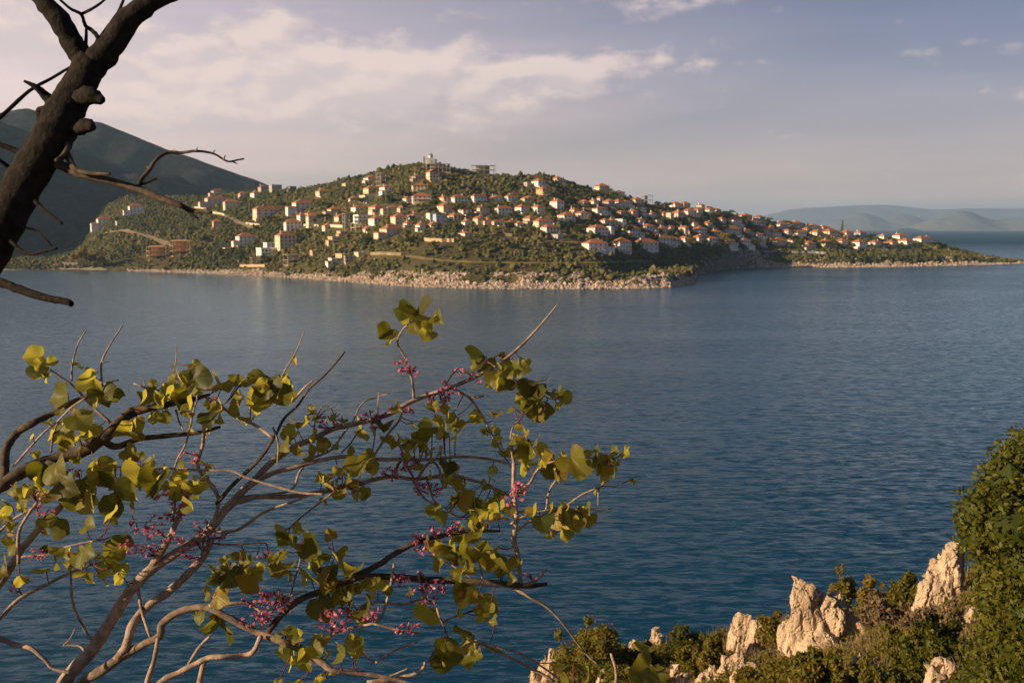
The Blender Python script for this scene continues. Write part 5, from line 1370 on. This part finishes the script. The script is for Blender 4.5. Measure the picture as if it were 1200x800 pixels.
B([(463, 557), (466, 545), (472, 535), (468, 522), (460, 515)], 5, 3, -0.03); B([(490, 560), (498, 547), (506, 541), (514, 548), (518, 566)], 4.6, 3, -0.02)
B([(484, 558), (476, 545), (472, 534)], 4, 3, -0.02); B([(473, 475), (468, 492), (455, 508), (442, 528), (434, 540)], 3.6, 3.4, -0.03)
B([(420, 505), (410, 520), (400, 530)], 2.6, 2.6, 0, name='twig'); B([(440, 500), (438, 520), (434, 536)], 2.4, 2.4, 0, name='twig')
B([(500, 560), (508, 585), (516, 592)], 3, 3, 0); B([(520, 594), (530, 602), (540, 606)], 2.4, 2, 0, name='twig')
B([(484, 562), (492, 577), (500, 586), (512, 592)], 4, 3.4, -0.02)
B([(572, 424), (592, 438), (612, 450), (630, 460), (642, 466), (650, 468)], 3, 2, -0.04); B([(600, 508), (612, 512), (624, 522)], 3, 2, 0, name='twig')
B([(637, 544), (660, 538), (690, 536), (712, 540)], 3, 2, 0.0); B([(250, 700), (258, 685), (270, 672), (280, 662)], 3, 2.4, -0.02); B([(338, 705), (345, 680), (352, 655), (350, 640)], 3, 2.4, -0.02, d0=2.0)
B([(390, 688), (386, 670), (392, 652)], 2.6, 2, 0, name='twig'); B([(480, 378), (496, 374), (508, 372)], 2.6, 1.8, 0, name='twig'); B([(466, 398), (458, 392)], 2.6, 2, 0, name='twig')
B([(516, 655), (540, 668), (556, 680)], 2.6, 3, 0, d0=2.0); B([(548, 640), (560, 655), (566, 680)], 2.6, 3, 0, d0=2.0)

# leaves: each a cupped, notched round blade on its own stalk
def leaf_obj(x, y, size, tone, i, raw=False):
    rr = random.Random(i * 17 + 3)
    size = min(size, 42)
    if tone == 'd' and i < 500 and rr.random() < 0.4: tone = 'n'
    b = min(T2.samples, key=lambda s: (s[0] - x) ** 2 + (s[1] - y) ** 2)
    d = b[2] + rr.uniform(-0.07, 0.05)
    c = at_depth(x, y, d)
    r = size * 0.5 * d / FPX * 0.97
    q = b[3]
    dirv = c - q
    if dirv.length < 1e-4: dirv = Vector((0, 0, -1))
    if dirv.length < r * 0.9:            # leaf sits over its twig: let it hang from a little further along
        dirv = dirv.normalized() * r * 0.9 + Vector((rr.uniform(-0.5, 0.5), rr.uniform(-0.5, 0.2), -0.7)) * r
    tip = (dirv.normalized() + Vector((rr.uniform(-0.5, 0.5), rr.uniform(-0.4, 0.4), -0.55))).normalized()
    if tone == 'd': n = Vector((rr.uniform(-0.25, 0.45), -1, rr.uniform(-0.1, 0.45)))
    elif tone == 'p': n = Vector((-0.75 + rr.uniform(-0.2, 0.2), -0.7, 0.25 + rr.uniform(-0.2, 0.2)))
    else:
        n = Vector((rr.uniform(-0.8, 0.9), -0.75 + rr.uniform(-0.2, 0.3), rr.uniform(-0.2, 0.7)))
    n = n - tip * n.dot(tip)
    if n.length < 0.15: n = tip.cross(Vector((1, 0.3, 0)))
    n.normalize(); s = tip.cross(n).normalized()
    base = c - tip * r * 0.85
    # outline of a heart-round leaf: angle from the notch
    ring = []
    m = 20
    for k in range(m + 1):
        t = -math.pi + 2 * math.pi * k / m
        rad = 0.98 - 0.42 * math.exp(-((abs(t) - math.pi) / 0.36) ** 2) + 0.22 * math.exp(-(t / 0.30) ** 2) + 0.04 * math.sin(3 * t + i) + 0.02 * math.sin(9 * t + 2 * i)
        ring.append((math.cos(t) * rad, math.sin(t) * rad * 1.05))
    cup, fold, wav = rr.uniform(-0.6, 0.6), rr.uniform(0.15, 1.0) * rr.choice([1, 1, 0.4]), rr.uniform(0.06, 0.24)
    ph = rr.uniform(0, 6)
    def pos(u, v, k=0.0):
        h = cup * (u * u * 0.6 + v * v * 0.3) + fold * abs(v) + wav * math.sin(4 * math.atan2(v, u) + ph) * (u * u + v * v) - 0.15 * u * u * rr2
        return c + tip * (u * r) + s * (v * r) + n * (h * r)
    rr2 = rr.uniform(-0.3, 1.4)
    V, F, fm = [], [], []
    UV = []
    for f in (0.0, 0.4, 0.75, 1.0):
        for (u, v) in ring:
            uu, vv = u * f - (1 - f) * 0.45, v * f
            V.append(pos(uu, vv)); UV.append((uu + 0.47, vv, 0))
    w = m + 1
    for a in range(3):
        for k in range(m): F.append((a * w + k, a * w + k + 1, (a + 1) * w + k + 1, (a + 1) * w + k)); fm.append(0)
    # stalk from the wood to the notch
    nb = pos(-0.62, 0)
    S_ = []
    for t in (0, 0.5, 1.0):
        S_.append(q.lerp(nb, t) + Vector((0, 0, -0.10 * (nb - q).length * math.sin(math.pi * t))))
    b0 = len(V)
    pr = 0.0011
    for p in S_:
        for k in range(4): V.append(p + Vector((math.cos(k * 1.571), 0.3 * math.sin(k * 3), math.sin(k * 1.571))) * pr)
    for j in range(2):
        for k in range(4): F.append((b0 + j * 4 + k, b0 + j * 4 + (k + 1) % 4, b0 + j * 4 + 4 + (k + 1) % 4, b0 + j * 4 + 4 + k)); fm.append(1)
    mat = M['leaf_dark_shade'] if tone == 'd' else M['leaf_lit'] if tone == 'p' else M['leaf']
    o0 = red.location
    UV += [(0, 0, 0)] * (len(V) - len(UV))
    if raw: return [v - o0 for v in V], F, fm, UV
    me = mesh_py('leaf', [v - o0 for v in V], F, [mat, M['calyx']], True, fm)
    at = me.attributes.new('blade', 'FLOAT_VECTOR', 'POINT'); at.data.foreach_set('vector', np.array(UV, dtype=np.float32).ravel())
    return link('leaf', me, red)

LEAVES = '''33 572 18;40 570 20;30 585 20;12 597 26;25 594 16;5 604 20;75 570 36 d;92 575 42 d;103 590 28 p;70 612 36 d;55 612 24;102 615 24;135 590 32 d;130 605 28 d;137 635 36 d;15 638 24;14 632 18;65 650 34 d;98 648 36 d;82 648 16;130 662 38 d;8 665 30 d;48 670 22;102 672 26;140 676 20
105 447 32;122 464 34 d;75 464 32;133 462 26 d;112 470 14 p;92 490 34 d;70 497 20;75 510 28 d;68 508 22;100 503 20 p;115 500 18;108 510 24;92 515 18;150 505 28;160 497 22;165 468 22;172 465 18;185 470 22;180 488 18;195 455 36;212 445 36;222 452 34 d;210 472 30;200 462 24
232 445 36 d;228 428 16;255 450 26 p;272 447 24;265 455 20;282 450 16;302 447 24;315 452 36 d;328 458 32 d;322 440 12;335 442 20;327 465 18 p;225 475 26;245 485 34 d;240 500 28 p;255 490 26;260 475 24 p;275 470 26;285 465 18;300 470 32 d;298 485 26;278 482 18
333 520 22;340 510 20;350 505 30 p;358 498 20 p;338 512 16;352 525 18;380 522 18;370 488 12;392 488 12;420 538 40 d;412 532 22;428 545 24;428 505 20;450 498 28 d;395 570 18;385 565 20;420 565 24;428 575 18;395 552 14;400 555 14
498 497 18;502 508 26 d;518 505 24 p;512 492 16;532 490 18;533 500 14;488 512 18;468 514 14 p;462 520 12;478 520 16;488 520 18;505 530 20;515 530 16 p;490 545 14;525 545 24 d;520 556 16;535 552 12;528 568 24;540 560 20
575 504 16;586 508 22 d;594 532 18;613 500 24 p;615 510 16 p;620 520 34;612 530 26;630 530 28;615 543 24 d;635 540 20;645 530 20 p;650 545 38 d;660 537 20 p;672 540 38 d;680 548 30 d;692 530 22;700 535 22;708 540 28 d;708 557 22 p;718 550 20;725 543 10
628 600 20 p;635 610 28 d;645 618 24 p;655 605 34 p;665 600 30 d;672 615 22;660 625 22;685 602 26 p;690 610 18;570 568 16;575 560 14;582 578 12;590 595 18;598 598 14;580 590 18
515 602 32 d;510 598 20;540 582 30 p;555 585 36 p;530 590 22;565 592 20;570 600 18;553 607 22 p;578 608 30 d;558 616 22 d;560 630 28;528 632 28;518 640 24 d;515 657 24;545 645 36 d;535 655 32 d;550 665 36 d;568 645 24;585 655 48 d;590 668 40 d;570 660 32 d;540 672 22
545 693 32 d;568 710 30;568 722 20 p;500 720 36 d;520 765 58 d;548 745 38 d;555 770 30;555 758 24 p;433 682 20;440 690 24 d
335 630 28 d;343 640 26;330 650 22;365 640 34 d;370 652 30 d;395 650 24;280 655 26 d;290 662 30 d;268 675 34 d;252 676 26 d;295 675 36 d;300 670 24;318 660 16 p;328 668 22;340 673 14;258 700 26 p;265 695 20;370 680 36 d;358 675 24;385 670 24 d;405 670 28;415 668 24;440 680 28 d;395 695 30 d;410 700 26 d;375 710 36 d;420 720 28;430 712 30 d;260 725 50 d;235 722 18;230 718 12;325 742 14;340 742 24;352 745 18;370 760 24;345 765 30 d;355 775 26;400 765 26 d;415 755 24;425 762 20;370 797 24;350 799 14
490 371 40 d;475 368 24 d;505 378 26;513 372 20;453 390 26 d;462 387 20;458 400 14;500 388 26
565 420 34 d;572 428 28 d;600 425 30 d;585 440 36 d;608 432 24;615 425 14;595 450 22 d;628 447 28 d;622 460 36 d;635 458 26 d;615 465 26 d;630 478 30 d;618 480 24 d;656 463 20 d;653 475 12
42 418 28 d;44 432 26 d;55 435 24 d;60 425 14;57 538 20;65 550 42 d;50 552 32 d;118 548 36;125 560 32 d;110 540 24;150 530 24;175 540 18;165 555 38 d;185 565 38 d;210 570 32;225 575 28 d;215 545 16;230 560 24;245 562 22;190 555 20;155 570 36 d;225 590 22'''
LV = [e.split() for line in LEAVES.split('\n') for e in line.split(';')]
for i, e in enumerate(LV[:300]):
    leaf_obj(float(e[0]), float(e[1]), float(e[2]), e[3] if len(e) > 3 else 'n', i)
# the smaller leaves between them, past the number one can pick apart
V_, F_2, m_, U_ = [], [], [], []
lr = random.Random(9)
for i in range(330):
    e = lr.choice(LV)
    v, f, m2, uv = leaf_obj(float(e[0]) + lr.gauss(0, 15), float(e[1]) + lr.gauss(0, 11), lr.uniform(10, 20), lr.choice('npd'), 1000 + i, True)
    b0 = len(V_); V_ += v; F_2 += [tuple(b0 + q for q in ff) for ff in f]; m_ += m2; U_ += uv
me_ = mesh_py('small_leaves', V_, F_2, [M['leaf'], M['calyx']], True, m_)
me_.attributes.new('blade', 'FLOAT_VECTOR', 'POINT').data.foreach_set('vector', np.array(U_, dtype=np.float32).ravel())
tag(link('small_leaves', me_, red), kind='stuff')

# blossom: clusters of small five-petalled flowers sitting on the wood
def flower_cluster(x, y, rpx, i):
    rr = random.Random(i * 7 + 1)
    b = min(T2.samples, key=lambda s: (s[0] - x) ** 2 + (s[1] - y) ** 2)
    d = b[2] - 0.015; c = at_depth(x, y, d); s = d / FPX
    V, F, fm = [], [], []
    n = max(5, int(rpx * rpx / 11))
    for k in range(n):
        t = rr.uniform(0, 6.283); q = math.sqrt(rr.random()) * rpx * s
        p = c + Vector((q * math.cos(t) * 1.25, rr.uniform(-0.6, 0.6) * rpx * s, q * math.sin(t) * 0.8))
        ax = Vector((rr.uniform(-1, 1), rr.uniform(-1.1, 0.3), rr.uniform(-0.7, 0.8))).normalized()
        u = ax.cross(Vector((0.2, 0.5, 1))).normalized(); w = ax.cross(u)
        L = rr.uniform(0.0042, 0.0065)
        o = p - ax * L
        for j in range(5):
            a0 = j * 1.2566 + rr.uniform(-0.2, 0.2); wd = L * (0.75 if j else 1.0)
            e = u * math.cos(a0) + w * math.sin(a0); f = ax.cross(e)
            open_ = rr.uniform(0.25, 0.8)
            m1 = o + ax * L * 0.9 + e * L * open_ * 0.6; tp = o + ax * L * 1.7 + e * L * open_ * 1.2
            b0 = len(V); V += [o, m1 + f * wd * 0.5, tp, m1 - f * wd * 0.5]; F.append((b0, b0 + 1, b0 + 2, b0 + 3)); fm.append(0)
        b0 = len(V)                                    # calyx and stalk
        st = b[3] if (b[3] - p).length < 0.03 else p - ax * 0.012 + Vector((0, 0, 0.004))
        V += [o + u * L * 0.4, o + w * L * 0.4, o - (u + w) * L * 0.3, st]
        F += [(b0, b0 + 1, b0 + 3), (b0 + 1, b0 + 2, b0 + 3), (b0 + 2, b0, b0 + 3), (b0, b0 + 2, b0 + 1)]; fm += [1, 1, 1, 1]
    o0 = red.location
    link('flower_cluster', mesh_py('flower_cluster', [v - o0 for v in V], F, [M['petal'], M['calyx']], False, fm), red)
FL = '470 425 8;476 438 10;484 432 7;515 463 13;526 456 12;510 473 10;536 436 7;384 495 11;394 493 9;434 491 11;446 490 10;468 480 9;478 483 7;460 556 12;482 544 12;495 568 13;505 575 10;396 567 13;402 575 11;388 560 8;605 578 12;613 570 10;600 590 7;503 692 14;512 686 10;466 680 13;478 735 12;500 640 14;490 632 10;516 625 11;535 617 10;622 676 8;300 701 15;318 705 17;335 706 12;296 727 13;308 722 9;393 728 17;402 720 11;432 720 11;468 676 9;170 643 15;179 621 12;160 616 11;190 605 12;201 630 12;231 646 15;245 628 14;238 618 10;17 688 7;47 597 9;44 650 9;62 604 8;84 556 9;220 535 11;207 579 12;181 577 10;45 582 8;247 470 6;306 655 8;525 470 8;556 443 8;484 545 9;475 535 8;150 640 10;212 600 10;390 738 9;505 700 10;442 497 8'
for i, e in enumerate(FL.split(';')):
    x, y, r_ = map(float, e.split()); flower_cluster(x, y, r_, i)

# blurred leafy shoots close to the bottom edge, in front of the spur
low = empty('sapling', (0.33, 1.75, float(near(0.33, 1.75))))
tag(low, 'low sapling with large dark leaves at the bottom edge before the spur', 'sapling')
T3 = Tree(low, M['bark_grey'], 1.75)
T3.branch([(690, 1900), (700, 1500), (705, 1100), (712, 900), (718, 830), (722, 790), (716, 765)], 12, 4, 0, 1.75, 'stem')
T3.branch([(712, 880), (735, 830), (748, 800), (758, 780)], 6, 3, -0.05, name='branch')
T3.branch([(712, 900), (690, 840), (672, 800)], 6, 3, -0.03, name='branch')
_r, _t2, red_keep = red, T2, red
T2 = T3; red = low
for i, (x, y, sz, tn) in enumerate([(672, 778, 44, 'd'), (690, 800, 54, 'd'), (668, 806, 44, 'd'), (755, 785, 50, 'd'), (745, 808, 56, 'd'), (768, 800, 40, 'd'), (752, 762, 26, 'n'), (720, 802, 46, 'd')]):
    leaf_obj(x, y, sz, tn, 500 + i)
T2 = _t2; red = red_keep

# ------------------------------------------------------------------ the air: pale haze round everything
HAZE = 5.2e-5
hb = MB(); hb.box(-31500, 31500, -3000, 31500, -25, 720)
hm, ht, ho = material('haze')
pv = ht.n('ShaderNodeVolumePrincipled', i_Density=HAZE)
pv.inputs['Color'].default_value = (0.46, 0.72, 1.0, 1)
pv.inputs['Anisotropy'].default_value = 0.2
ht.link(pv.outputs[0], ho.inputs[1])
tag(hb.build('haze', hm), kind='stuff')
